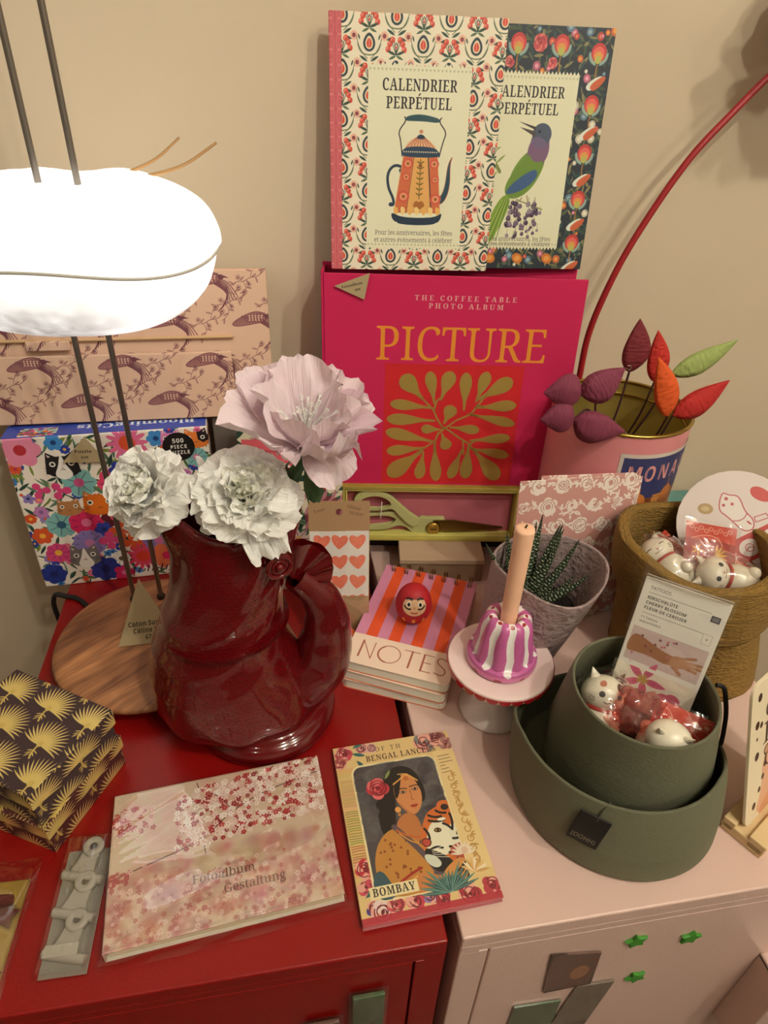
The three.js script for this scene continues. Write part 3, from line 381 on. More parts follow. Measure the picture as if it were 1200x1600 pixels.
// --- boxed flower print
const flowerMap = canvasTexture(420, 780, (g, w, h) => {
  g.fillStyle = '#d9cfb4'; g.fillRect(0, 0, w, h); const q = rng(91);
  for (let i = 0; i < 120; i++) leaf(g, q() * w, q() * h, 80 + q() * 60, 18 + q() * 18, q() * 6.3, ['#3f5f4a', '#2a4438', '#6d8a68', '#55715a'][i % 4], '#233a30');
  for (const [x, y, r, c] of [[330, 90, 70, '#b04a38'], [320, 250, 62, '#a83a34'], [90, 60, 60, '#c98a90'], [200, 180, 54, '#e4dcc8'], [60, 560, 70, '#b04a38'], [230, 520, 70, '#d8c4c0'], [330, 640, 70, '#a83a34']]) { for (let k = 0; k < 7; k++) { const a = k * 0.9; leaf(g, x - cos(a) * 10, y - sin(a) * 10, r, r * 0.34, a, c, '#7a2a28'); } disc(g, x, y, r * 0.2, '#d9b070'); }
  g.save(); g.translate(340, 400); blob(g, [[-90, 0], [-30, -90], [70, -80], [90, 30], [40, 100], [-60, 90]], '#7d3f48'); for (let i = 0; i < 5; i++) for (let j = 0; j < 5; j++) leaf(g, -80 + i * 38 + (j % 2) * 18, 80 - j * 36, 54, 15, -1.2, '#c98a94', '#8a4a54'); g.restore();
  g.fillStyle = '#d8606a'; g.fillRect(16, 70, 210, 118); g.fillStyle = '#8f3a44'; for (let i = 0; i < 12; i++) g.fillRect(36 + i * 12, 116 + (i % 2), 8, 6); ring(g, 160, 240, 70, '#efe6d6', 9); ring(g, 160, 240, 60, '#a83a44', 8);
});
{
  const t = thing('flower_card_box', 'tall box printed with flowers and a pink label behind poppy', 'box', [0.0115, 0, -0.692], [R(-6), R(-7), 0]), W = 0.128, H = 0.243;
  part('front', frontPrint(slab(W, H, 0.003, 0.0008), W, H), print(flowerMap, 0.35, { clearcoat: 0.3 }), t);
  part('body', slab(W - 0.002, H - 0.002, 0.027, 0.001, 0, H / 2, -0.0168), std(0x6a4a4e, 0.7), t);
}

// --- paper lamp
{
  const t = thing('paper_lamp', 'glowing white paper table lamp with round wooden base and metal rods', 'table lamp', [-0.165, 0, -0.594]);
  const wood = noiseTexture(512, 512, (u, v) => { const a = u * 0.80 + v * 0.60, b = v * 0.80 - u * 0.60, f = fbm(a * 5, b * 42, 0, 31, 5), k = fbm(a * 2.2 + 3, b * 7, 0, 35, 3), s = Math.max(0, noise(a * 9, b * 150, 0, 33)), m = clamp(0.56 + f * 0.5 + k * 0.6 - s * 0.2); return [lerp(104, 214, m), lerp(64, 150, m), lerp(42, 98, m)]; }, true);
  const base = lathe([[0, 0.012], [0.082, 0.0125], [0.098, 0.0155], [0.1065, 0.0205], [0.109, 0.0255], [0.1065, 0.0295], [0.099, 0.0318], [0.06, 0.0328], [0, 0.033]], 96);
  part('wooden_base', planar(base, 'x', '-z', 0.23, 0.23), print(wood, 0.5, { bumpMap: wood, bumpScale: 0.0005 }), t);
  part('foot', lathe([[0, 0], [0.07, 0], [0.071, 0.0115], [0, 0.012]], 48), std(0x1c1512, 0.7), t);
  for (const x of [-0.0235, 0.0085]) { const r = part('rod', new THREE.CylinderGeometry(0.0029, 0.0029, 0.86, 14), std(0x8a837c, 0.3, { metalness: 0.9 }), t, [x, 0.462, -0.066], [0, 0, x < 0 ? -0.008 : -0.007]); part('ferrule', lathe([[0.003, 0], [0.0052, 0], [0.0052, 0.005], [0.003, 0.006]], 16), darkMetal, r, [0, -0.43, 0]); }
  const shade = std(0xf4f0e6, 0.9, { emissive: 0xf2f6ff, emissiveIntensity: 0.97, side: THREE.DoubleSide });
  const em = noiseTexture(512, 256, (u, v) => { const patch = v < 0.40 ? clamp(0.5 + 2.2 * fbm(u * 7, v * 6, 0, 51, 3)) * clamp((0.40 - v) * 4) : 0, wr = fbm(u * 60, v * 26, 0, 55, 3), k = 1 - patch * (0.36 + 0.35 * wr); return [255 * clamp(k), 250 * clamp(k), 240 * clamp(k)]; }, true); shade.emissiveMap = em;
  const dome = (up) => seam(grid(96, 28, (u, v) => {
    const a = u * 2 * PI, n = fbm(cos(a) * 1.4, sin(a) * 1.4, v * 1.6 + (up ? 3 : 9), 61, 3), r0 = 0.123 * (1 + 0.035 * cos(2 * a + 0.7) + 0.02 * sin(3 * a)), e = up ? 0.84 : 0.88, r = r0 * Math.pow(cos(v * PI / 2), e) * (1 + 0.05 * n), y = (up ? 0.060 : -0.073) * Math.pow(sin(v * PI / 2), up ? 0.85 : 0.95);
    const dip = up ? -0.012 * Math.exp(-((r / 0.035) ** 2)) : 0, rim = 0.006 * cos(3 * a + 1) * (1 - v);
    return [cos(a) * r, y + dip + rim + 0.005 * n * v, sin(a) * r * (up ? 1 : 1)];
  }), 96, 28);
  const s = part('shade', dome(true), shade, t, [-0.004, 0.458, -0.066]);
  part('lower_shade', (() => { const g = dome(false), u = g.attributes.uv; for (let i = 0; i < u.count; i++) u.setY(i, 0.42 - 0.42 * u.getY(i)); return g; })(), shade, s);
  { const u = s.geometry.attributes.uv; for (let i = 0; i < u.count; i++) u.setY(i, 0.5 + 0.5 * u.getY(i)); }
  const rim = []; for (let i = 0; i <= 96; i++) { const a = i / 96 * 2 * PI, r = 0.1245 * (1 + 0.035 * cos(2 * a + 0.7) + 0.02 * sin(3 * a)); rim.push([cos(a) * r, 0.006 * cos(3 * a + 1) - 0.0005, sin(a) * r]); }
  part('wire_rim', tube(rim, 0.0013, 192, 8), std(0xbdb7ae, 0.6), s);
  part('stem_tip', taper([[0.01, 0.045, -0.03], [0.044, 0.053, -0.032], [0.076, 0.066, -0.03], [0.1, 0.084, -0.026]], (k) => 0.0022 - 0.0012 * k, 24, 8), std(0xb98f5e, 0.7), s);
  part('stem_tip', taper([[0.02, 0.045, -0.03], [0.060, 0.051, -0.03], [0.10, 0.062, -0.026], [0.132, 0.081, -0.022]], (k) => 0.0021 - 0.0009 * k, 24, 8), std(0xb98f5e, 0.7), s);
  part('power_cord', tube([[-0.08, 0.0035, -0.075], [-0.112, 0.0036, -0.112], [-0.128, 0.0040, -0.118], [-0.140, 0.0045, -0.122], [-0.148, -0.012, -0.126], [-0.15, -0.06, -0.13]], 0.0032, 40, 8), black, t);
  for (const [x, z] of [[0, 0]]) { const l = new THREE.PointLight(LAMP, LAMP_POWER); l.position.set(-0.004 + x, 0.458, -0.066 + z); l.castShadow = true; l.shadow.radius = 2; t.add(l); }
}
priceTag('kraft triangle tag propped against rods on the lamp base', [['Coton Sus', 0.42, 0.72, 27], ['Céline W', 0.47, 0.82, 27], ['67€', 0.52, 0.92, 24]], [[-0.034, 0], [0.034, -0.002], [-0.008, 0.078]], [-0.164, 0.0337, -0.580], [R(-52), R(4), 0]);
// ---------------------------------------------------------------- fish jug
{
  const t = thing('fish_jug', 'glossy dark red ceramic jug shaped as an upright gaping fish', 'jug', [0, 0, 0]);
  const scaleBump = noiseTexture(256, 256, (u, v) => { let h = 0; for (let r = 0; r < 2; r++) { const a = u * 8 + r * 0.5, b = v * 8 + r * 0.5, x = a - Math.floor(a) - 0.5, y = b - Math.floor(b), d = Math.hypot(x, (y - 0.25) * 0.9); h = Math.max(h, d < 0.5 ? 0.35 + 0.65 * (1 - y) * (d < 0.46 ? 1 : 0.3) * (r ? 0.95 : 1) : 0); } return h; });
  scaleBump.repeat.set(7, 5);
  const glaze = phys(0x5c060a, 0.12, { specularIntensity: 0.4, clearcoat: 0.9, clearcoatRoughness: 0.03, side: THREE.DoubleSide }), scaled = phys(0x5c060a, 0.12, { specularIntensity: 0.4, clearcoat: 0.9, clearcoatRoughness: 0.04, bumpMap: scaleBump, bumpScale: 0.0011, side: THREE.DoubleSide });
  const LV = [[0.024, -0.045, 0.060, 0.054], [0.032, -0.055, 0.0785, 0.063], [0.05, -0.060, 0.083, 0.066], [0.09, -0.066, 0.077, 0.062], [0.13, -0.068, 0.066, 0.056], [0.17, -0.062, 0.056, 0.050], [0.20, -0.055, 0.052, 0.046], [0.23, -0.049, 0.053, 0.043], [0.255, -0.046, 0.056, 0.040], [0.29, -0.047, 0.060, 0.035]];
  const cz = -0.488;
  const at = (y, k) => { let i = 0; while (i < LV.length - 2 && y > LV[i + 1][0]) i++; const a = LV[Math.max(0, i - 1)], b = LV[i], c = LV[i + 1], d = LV[Math.min(LV.length - 1, i + 2)], s = clamp((y - b[0]) / (c[0] - b[0])), m0 = (c[k] - a[k]) / (c[0] - a[0]) * (c[0] - b[0]), m1 = (d[k] - b[k]) / (d[0] - b[0]) * (c[0] - b[0]), s2 = s * s, s3 = s2 * s; return (2 * s3 - 3 * s2 + 1) * b[k] + (s3 - 2 * s2 + s) * m0 + (-2 * s3 + 3 * s2) * c[k] + (s3 - s2) * m1; };
  const rimH = (a) => 0.262 + 0.028 * Math.pow(Math.abs(cos(a)), 1.3) + (cos(a) < 0 ? 0.002 : -0.004);
  const relief = (a, y) => {                               // a = 0 right, pi/2 towards the viewer
    const fold = clamp((y - 0.15) / 0.05), q = Math.sin(a * 8 + y * 46 + 1.2 * sin(a * 2)), lip = clamp((y - 0.235) / 0.03);
    let d = fold * 0.0016 * q + fold * 0.0004 * Math.sin(y * 120 - a * 4) + 0.0035 * lip * (0.5 + 0.5 * Math.abs(cos(a)));
    for (const [yy, amp, w] of [[0.185, 0.0012, 0.006], [0.145, 0.0010, 0.006], [0.105, 0.0006, 0.006]]) { const c = yy - 0.026 * Math.sin(a) ** 2 + 0.03 * cos(a) + 0.012; d += amp * Math.exp(-(((y - c) / w) ** 2)); }
    d += 0.004 * Math.exp(-(((y - 0.035) / 0.012) ** 2)) * (0.6 + 0.4 * Math.sin(a * 9)); return d;
  };
  const NU = 120, NV = 110;
  const body = seam(grid(NU, NV, (u, v) => {
    const a = -u * 2 * PI, top = rimH(a); let y, k;
    if (v < 0.7) { y = lerp(0.024, top, v / 0.7); k = relief(a, y); } else if (v < 0.74) { const s = (v - 0.7) / 0.04 * PI; y = top + 0.003 * sin(s); k = relief(a, top) - 0.0035 * (1 - cos(s)); } else { y = lerp(top, 0.14, (v - 0.74) / 0.26); k = -0.007 + relief(a, top) * clamp(1 - (v - 0.74) * 9); }
    return [at(y, 1) + cos(a) * (at(y, 2) + k), y, cz + sin(a) * (at(y, 3) + k)];
  }), NU, NV);
  { const u = body.attributes.uv, p = body.attributes.position; for (let i = 0; i < u.count; i++) u.setXY(i, u.getX(i), p.getY(i) * 3.2); }
  part('body', body, scaled, t);
  part('inside', lathe([[0, 0.141], [0.045, 0.1405], [0.062, 0.15]], 40), glaze, t, [-0.062, 0, cz]);
  part('foot', lathe([[0, 0], [0.069, 0], [0.0745, 0.003], [0.0765, 0.010], [0.0745, 0.017], [0.068, 0.021], [0.063, 0.024], [0.060, 0.03], [0, 0.03]], 80), glaze, t, [-0.032, 0, cz - 0.004]);
  const tail = part('tail_handle', taper([[-0.03, 0.052, cz], [0.0, 0.05, cz], [0.026, 0.072, cz], [0.036, 0.11, cz], [0.036, 0.145, cz], [0.029, 0.168, cz], [0.018, 0.182, cz], [0.008, 0.193, cz]], (k) => lerp(0.044, 0.0135, Math.pow(k, 0.95)) + 0.0015 * sin(k * 40) * 0.2, 60, 24), scaled, t);
  { const u = tail.geometry.attributes.uv; for (let i = 0; i < u.count; i++) u.setXY(i, u.getX(i) * 1.0, u.getY(i) * 0.5); }
  part('tail_fin', grid(28, 16, (u, v) => { const a = lerp(R(-4), R(112), u), r = lerp(0.004, 0.033 + 0.009 * sin(u * PI) + 0.010 * u, v), w = Math.sin(u * PI * 9) * 0.0022 * v; return [0.006 + cos(a) * r, 0.19 + sin(a) * r, cz + 0.004 + w + 0.003 * v]; }), glaze, t);
  part('tail_fin', grid(28, 16, (u, v) => { const a = lerp(R(-4), R(112), u), r = lerp(0.004, 0.033 + 0.009 * sin(u * PI) + 0.010 * u, v), w = Math.sin(u * PI * 9) * 0.0022 * v; return [0.006 + cos(a) * r, 0.19 + sin(a) * r, cz - 0.004 - w * 0.5 - 0.003 * v + 0.006 * v * v]; }), glaze, t);
  for (const s of [1, -1]) {
    const e = part('eye', new THREE.TorusGeometry(0.011, 0.0022, 12, 32), glaze, t, [-0.006, 0.238, cz + s * 0.0395], [0, s > 0 ? R(24) : PI - R(24), 0]);
    part('eye_ring', new THREE.TorusGeometry(0.0062, 0.0014, 10, 24), glaze, e); part('pupil', new THREE.SphereGeometry(0.0042, 16, 12), glaze, e);
    part('side_fin', (() => { const g = new THREE.SphereGeometry(1, 32, 20), p = g.attributes.position; for (let i = 0; i < p.count; i++) { const x = p.getX(i), y = p.getY(i), z = p.getZ(i); p.setXYZ(i, x * 0.018 * (1 + 0.3 * y), y * 0.040, z * 0.007 + 0.0012 * sin(x * 16) * (1 - y * y)); } g.computeVertexNormals(); return g; })(), glaze, t, [-0.117, 0.085, cz + s * 0.032], [0, s * R(-48), R(-8)]);
  }
}

// ---------------------------------------------------------------- crepe paper flowers
function petal(len, wid, o) {                              // base at origin, flower axis +y, opens towards +x
  const { t0 = 0.3, t1 = 1.2, cup = 0.5, ruffle = 0.004, notch = 0.12, seed = 1, wrinkle = 0.0011, nu = 20, nv = 16, tip = 0.55 } = o;
  const rows = []; let r = o.r0 ?? 0.002, y = o.y0 ?? 0; const N = nv;
  for (let j = 0; j <= N; j++) { const v = j / N, th = lerp(t0, t1, Math.pow(v, o.ease ?? 1)); rows.push([r, y, th]); r += Math.sin(th) * len / N; y += Math.cos(th) * len / N; }
  return grid(nu, nv, (u, v) => {
    const s = u * 2 - 1, edge = 0.62 + 0.38 * Math.sqrt(1 - Math.pow(Math.abs(s), 2.6)) - notch * 0.5 * Math.abs(noise(s * 3.5, seed, 0, 7)) - 0.18 * notch * Math.abs(noise(s * 14, seed * 3, 0, 8)), vv = v * edge, j = clamp(vv, 0, 1) * N, i = Math.min(N - 1, Math.floor(j)), f = j - i;
    const a = rows[i], b = rows[i + 1], R0 = lerp(a[0], b[0], f), Y0 = lerp(a[1], b[1], f), th = lerp(a[2], b[2], f), w = wid * (0.16 + 0.84 * Math.pow(Math.sin(clamp(vv, 0, 1) * PI * 0.5 / (tip + 0.2) > PI / 2 ? PI / 2 : vv * PI * 0.5 / (tip + 0.2)), 0.8));
    const nx = -Math.cos(th), ny = Math.sin(th), k = cup * w * s * s * 0.9 + wrinkle * Math.sin(s * 26 + seed * 3 + 2 * noise(s * 4, v * 3, seed, 4)) * (0.4 + v) + ruffle * v * v * noise(s * 3.2 + seed, v * 2, seed, 12) * 1.6 + ruffle * 0.5 * v * noise(s * 8, v * 5 + seed, 0, 13);
    return [R0 + nx * k, Y0 + ny * k, w * s * (1 - 0.12 * cup * s * s)];
  });
}
const crepeBump = noiseTexture(256, 128, (u, v) => 0.5 + 0.5 * noise(u * 90, v * 5, 0, 71)); crepeBump.repeat.set(1, 1);
const crepe = (c) => phys(c, 0.95, { side: THREE.DoubleSide, transmission: 0.3, thickness: 0, bumpMap: crepeBump, bumpScale: 0.0006 });
const crepeWhite = crepe(0xfffdf8), crepeCream = crepe(0xfdfcee), crepePink = crepe(0xf6e2e8), crepeRose = crepe(0xf0d6e2), stemGreen = std(0x5a6b40, 0.8);
function flower(name, label, pos, rot, layers, seed, stem, extra) {
  const t = thing(name, label, 'paper flower', pos, rot), q = rng(seed);
  for (const L of layers) for (let i = 0; i < L.n; i++) {
    const p = part('petal', petal(L.len * (0.88 + q() * 0.24), L.wid * (0.85 + q() * 0.3), { t0: L.t0 + (q() - 0.5) * 0.2, t1: L.t1 + (q() - 0.5) * (L.spread ?? 0.45), cup: L.cup, ruffle: L.ruffle, notch: L.notch ?? 0.14, seed: Math.floor(q() * 900), ease: L.ease, tip: L.tip, wrinkle: L.wrinkle, y0: L.y0 ?? 0 }), L.mats[Math.floor(q() * L.mats.length)], t);
    p.rotation.order = 'YXZ'; p.rotation.set((q() - 0.5) * 0.15, i / L.n * 2 * PI + q() * 0.5 + (L.phase ?? 0), (q() - 0.5) * 0.12); p.scale.multiplyScalar(0.94 + q() * 0.12);
  }
  t.scale.setScalar(extra?.size ?? 1); if (extra?.call) extra(t, q); if (stem) part('stem', tube(stem, 0.0021, 24, 8), stemGreen, t);
  return t;
}
const W2 = [crepeWhite, crepeWhite, crepeCream];
const peonyLayers = [
  { n: 5, len: 0.022, wid: 0.015, t0: 0.05, t1: -0.3, cup: 0.55, ruffle: 0.003, wrinkle: 0.0005, mats: [crepeCream], y0: 0.006, spread: 0.3 }, { n: 6, len: 0.027, wid: 0.019, t0: 0.4, t1: 0.0, cup: 0.5, ruffle: 0.004, wrinkle: 0.0005, mats: W2, y0: 0.004, spread: 0.3 },
  { n: 7, len: 0.033, wid: 0.023, t0: 0.8, t1: 0.25, cup: 0.42, ruffle: 0.005, wrinkle: 0.0006, mats: W2, y0: 0.002, spread: 0.35 }, { n: 7, len: 0.038, wid: 0.026, t0: 1.15, t1: 0.65, cup: 0.34, ruffle: 0.006, wrinkle: 0.0006, mats: W2, spread: 0.35 }, { n: 7, len: 0.043, wid: 0.029, t0: 1.45, t1: 1.2, cup: 0.22, ruffle: 0.007, wrinkle: 0.0007, mats: [crepeWhite], notch: 0.16, y0: -0.001 }, { n: 6, len: 0.046, wid: 0.030, t0: 1.65, t1: 1.85, cup: 0.12, ruffle: 0.007, wrinkle: 0.0007, mats: [crepeWhite], notch: 0.16, y0: -0.003 }];
flower('paper_peony', 'white crepe paper peony hanging over the left lip of jug', [-0.108, 0.304, -0.478], [R(40), R(-38), R(8)], peonyLayers, 21, [[0, 0, 0], [0.006, -0.02, -0.006], [0.026, -0.05, -0.02], [0.03, -0.09, -0.005]], { size: 0.86 });
flower('paper_peony', 'white crepe paper peony with long drooping petals over jug front', [-0.031, 0.300, -0.468], [R(34), R(14), 0], [...peonyLayers, { n: 2, len: 0.066, wid: 0.021, t0: 1.5, t1: 2.5, cup: -0.1, ruffle: 0.008, mats: [crepeWhite], notch: 0.2, y0: -0.004, phase: -1.7 }], 33, [[0, 0, 0], [-0.002, -0.02, -0.008], [-0.006, -0.05, -0.012], [-0.012, -0.09, -0.01]], { size: 0.92 });
flower('paper_poppy', 'large pale pink crepe paper poppy standing highest in the jug', [0.022, 0.334, -0.492], [R(16), 0, R(-6)], [
  { n: 5, len: 0.066, wid: 0.036, t0: 0.75, t1: 0.22, cup: 0.3, ruffle: 0.007, mats: [crepePink, crepePink, crepeRose], notch: 0.16, tip: 0.7, spread: 0.2 }, { n: 5, len: 0.076, wid: 0.040, t0: 1.15, t1: 0.5, cup: 0.26, ruffle: 0.009, mats: [crepePink, crepeRose], notch: 0.2, tip: 0.72, spread: 0.3, phase: 0.6 }, { n: 2, len: 0.048, wid: 0.024, t0: 1.5, t1: 2.2, cup: 0.1, ruffle: 0.006, mats: [crepePink], notch: 0.2, phase: -1.2 }], 58, [[0, 0, 0], [-0.006, -0.03, 0.002], [-0.014, -0.07, 0.004], [-0.022, -0.12, 0.006]],
  (t, q) => { for (let i = 0; i < 34; i++) { const a = q() * 6.283, l = 0.022 + q() * 0.02, s = 0.12 + q() * 0.55; part('stamen', taper([[0, 0.002, 0], [cos(a) * l * s * 0.4, l * 0.6, sin(a) * l * s * 0.4], [cos(a) * l * s, l, sin(a) * l * s]], (k) => 0.0006 + (k > 0.9 ? 0.0011 : 0), 8, 6), crepeWhite, t); }
    for (let i = 0; i < 5; i++) part('leaf', petal(0.045, 0.010, { t0: 2.4, t1: 2.9, cup: 0.2, ruffle: 0.003, seed: i + 3, nu: 8, nv: 10 }), std(0x47613e, 0.8, { side: THREE.DoubleSide }), t, [0.004, -0.012, 0.002], [0, i * 1.25, 0]); });
// ---------------------------------------------------------------- middle of the table
{ // heart sticker pack
  const map = canvasTexture(360, 940, (g, w, h) => {
    g.fillStyle = '#a3805c'; g.fillRect(0, 0, w, h); speckle(g, w, h, 2600, (x, y, q) => { g.fillStyle = q() < 0.5 ? 'rgba(60,40,20,.15)' : 'rgba(230,200,160,.14)'; g.fillRect(x, y, 3, 1); }, 12);
    text(g, '3 mm', 66, 66, 26, '#4a3626', { rot: -0.25, font: SANS }); text(g, 'Glitzer', 266, 50, 26, '#4a3626', { rot: 0.25 }); text(g, 'Sticker', 280, 86, 26, '#4a3626', { rot: 0.2 }); disc(g, 180, 66, 19, '#1d1712');
    g.fillStyle = '#e6dfd8'; g.fillRect(4, 184, w - 8, 420); const q = rng(3);
    for (let r = 0; r < 4; r++) for (let c = 0; c < 3; c++) { const x = 76 + c * 106, y = 244 + r * 128; g.save(); g.beginPath(); g.rect(4, 184, w - 8, 420); g.clip(); g.translate(x, y); g.rotate(-0.12 + q() * 0.24); heart(g, 0, 0, 56, '#e8795e'); for (let i = 0; i < 60; i++) disc(g, (q() - 0.5) * 60, (q() - 0.5) * 60, 1.4, 'rgba(255,200,170,.5)'); g.restore(); }
  });
  const t = thing('heart_sticker_pack', 'hanging pack of coral heart stickers on kraft card beside jug', 'sticker pack', [0.060, 0, -0.580], [R(-15), R(-6), 0]), W = 0.0715, H = 0.190;
  const s = roundRect(W, H, 0.002, -W / 2, 0); s.holes.push(new THREE.Path().absarc(0, H - 0.0135, 0.0036, 0, 2 * PI, true));
  part('card', planar(extrude(s, 0.001), 'x', 'y', W, H, 0.5, 0), print(map, 0.7), t);
  part('clear_front', grid(12, 16, (u, v) => [(u - 0.5) * W * 0.985, 0.012 + v * 0.142, 0.0016 + 0.0016 * Math.sqrt(Math.sin(u * PI) * Math.sin(v * PI)) + 0.0005 * noise(u * 7, v * 9, 0, 2)]), clearFilm, t);
}
{ // tape roll
  const t = thing('tape_roll', 'orange decorative tape roll with round white label behind notepads', 'tape roll', [0.0625, 0.0195, -0.564], [R(-10), R(6), 0]); t.scale.setScalar(0.87);
  part('tape', (() => { const g = lathe([[0.010, -0.010], [0.0205, -0.010], [0.022, -0.008], [0.022, 0.008], [0.0205, 0.010], [0.010, 0.010], [0.010, -0.010]], 48); g.rotateX(PI / 2); return g; })(), std(0xe0672c, 0.6), t);
  part('label', planar(extrude(new THREE.Shape().absellipse(0, -0.002, 0.014, 0.014, 0, 2 * PI), 0.0006), 'x', 'y', 0.04, 0.04), print(canvasTexture(128, 128, (g, w, h) => { g.fillStyle = '#e3dcd2'; g.fillRect(0, 0, w, h); g.fillStyle = '#8a8078'; for (let i = 0; i < 4; i++) g.fillRect(34, 62 + i * 10, 60 - i * 7, 2); })), t, [0, 0, 0.0102]);
}
{ // notepads
  const cover = canvasTexture(512, 748, (g, w, h) => {
    const n = 9; for (let i = 0; i < n; i++) { g.fillStyle = i % 2 ? '#e2542a' : '#cf86a6'; g.fillRect(i * w / n, 0, w / n + 1, h); } g.fillStyle = '#efd6c0'; g.fillRect(0, h * 0.745, w, h);
    const c = '#a05a48', y0 = 596, y1 = 700; const L = (p) => line(g, p, c, 4.5, false), LL = (p) => line(g, p, c, 9, false);
    LL([[62, y0], [62, y1]]); L([[62, y0], [122, y1]]); L([[122, y0], [122, y1]]); ring(g, 202, 648, 54, c, 4.5); g.beginPath(); g.arc(202, 648, 53, PI * 0.55, PI * 1.3); g.strokeStyle = c; g.lineWidth = 8; g.stroke(); L([[268, y0], [344, y0]]); LL([[306, y0], [306, y1]]); LL([[366, y0], [366, y1]]); L([[366, y0], [412, y0]]); L([[366, 646], [404, 646]]); L([[366, y1], [412, y1]]); line(g, [[476, 610], [458, 594], [434, 600], [432, 628], [456, 646], [478, 662], [480, 690], [456, 704], [430, 692]], c, 5.5);
  });
  const W = 0.123, D = 0.181, T = 0.0145, cm = print(cover, 0.45), pageM = std(0xefecdc, 0.85), backM = std(0xd0683f, 0.6);
  const padShape = (w, d, r) => { const s = new THREE.Shape(), x = w / 2; s.moveTo(-x, 0); s.lineTo(x, 0); s.lineTo(x, -d + r); s.quadraticCurveTo(x, -d, x - r, -d); s.lineTo(-x + r, -d); s.quadraticCurveTo(-x, -d, -x, -d + r); s.lineTo(-x, 0); return s; };
  const flat = (g, y) => { g.rotateX(-PI / 2); g.translate(0, y, -D / 2); return g; };
  const t = thing('notepad', 'topmost spiral notepad with pink and orange stripes reading NOTES', 'notepad', [0.1505, 2 * T, -0.5695], [0, R(-26), 0], 'striped spiral notepads');
  part('pages', flat(extrude(padShape(W - 0.001, D - 0.001, 0.008), T - 0.0022, 0.0003), 0.0008), pageM, t);
  part('back_cover', flat(extrude(padShape(W, D, 0.008), 0.0007), 0), backM, t);
  part('front_cover', planar(flat(extrude(padShape(W, D, 0.008), 0.0009, 0.0002), T - 0.0013), 'x', '-z', W, D), cm, t);
  for (let i = 0; i < 7; i++) { const x = lerp(-0.049, 0.053, i / 6); const rings = []; for (const d of [-0.0016, 0.0016]) { const g = new THREE.TorusGeometry(0.0092, 0.0008, 8, 24); g.rotateY(PI / 2); g.translate(x + d, T * 0.82, -D / 2 + 0.0022); rings.push(g); } part('spiral_ring', merge(rings), std(0x8f7450, 0.3, { metalness: 1 }), t); }
  copy(t, 'middle notepad of the spiral stack, only its page edges showing', [0.1495, T, -0.5680], [0, R(-27), 0]); copy(t, 'lowest spiral notepad of the stack, resting across both cabinets', [0.1480, 0, -0.5700], [0, R(-25), 0]);
}
{ // daruma
  const face = canvasTexture(512, 256, (g, w, h) => {
    g.fillStyle = '#b01824'; g.fillRect(0, 0, w, h); speckle(g, w, h, 1500, (x, y, q) => { g.fillStyle = q() < 0.5 ? 'rgba(255,90,80,.10)' : 'rgba(60,0,10,.12)'; g.fillRect(x, y, 2, 2); }, 4);
    g.save(); g.translate(256, 96); g.scale(1.35, 1.3); g.translate(-256, -150);
    blob(g, [[206, 142], [222, 116], [256, 126], [290, 116], [306, 142], [296, 172], [256, 184], [216, 172]], '#e0b48c', '#8a1018', 3);
    for (const s of [-1, 1]) { disc(g, 256 + s * 22, 142, 10, '#f2e6d0'); disc(g, 256 + s * 22, 143, 6, '#1d1512'); line(g, [[256 + s * 12, 126], [256 + s * 26, 121], [256 + s * 38, 128]], '#1d1512', 6); line(g, [[256 + s * 14, 156], [256 + s * 28, 160], [256 + s * 38, 150]], '#1d1512', 5); }
    line(g, [[246, 168], [256, 170], [266, 168]], '#a02a2a', 4); disc(g, 256, 152, 3, '#b9805c');
    g.restore(); for (const x of [206, 256, 306]) { disc(g, x, 168, 9, '#e8a83c', 15); }
  }); face.wrapS = THREE.RepeatWrapping; face.offset.x = 0.5;
  const pts = []; for (let i = 0; i <= 32; i++) { const a = -PI / 2 + i / 32 * PI, r = 0.0205 * Math.pow(cos(a), 0.85) * (1 - 0.06 * sin(a)), y = 0.0225 + 0.0228 * sin(a); pts.push([Math.max(0, r), Math.max(0, y)]); }
  solo('daruma_doll', (() => { const g = lathe(pts, 48); g.scale(1.06, 1.14, 1.06); return g; })(), print(face, 0.55), 'small round red wishing doll with painted face on the notepad', 'figurine', [0.148, 0.0438, -0.570], [0, R(-10), 0]);
}
{ // cake stand
  const t = thing('cake_stand', 'miniature white cake stand with red scalloped edge under the pudding', 'cake stand', [0.2205, 0, -0.4605]), glaze = phys(0xe3d6d2, 0.2, { clearcoat: 0.8 }), plateM = phys(0xecd2cd, 0.35, { clearcoat: 0.4 });
  part('pedestal', lathe([[0, 0], [0.0365, 0], [0.0375, 0.002], [0.0372, 0.005], [0.033, 0.011], [0.0235, 0.020], [0.0155, 0.030], [0.0115, 0.042], [0.0105, 0.055], [0.013, 0.064], [0.019, 0.070], [0.02, 0.072]], 64), glaze, t);
  part('plate', lathe([[0, 0.0690], [0.05, 0.0695], [0.0555, 0.0705], [0.0566, 0.073], [0.0568, 0.079], [0.0555, 0.0805], [0.051, 0.0802], [0, 0.0798]], 80), plateM, t);
  const sc = []; for (let i = 0; i < 28; i++) { const a = i / 28 * 2 * PI, s = new THREE.Shape().absarc(0, 0, 0.0062, PI, 2 * PI), g = extrude(s, 0.0012); g.translate(0, 0.0778, 0.0562); g.rotateY(a); sc.push(g); }
  part('scalloped_trim', merge(sc), phys(0xa3141e, 0.3, { clearcoat: 0.6 }), t);
}
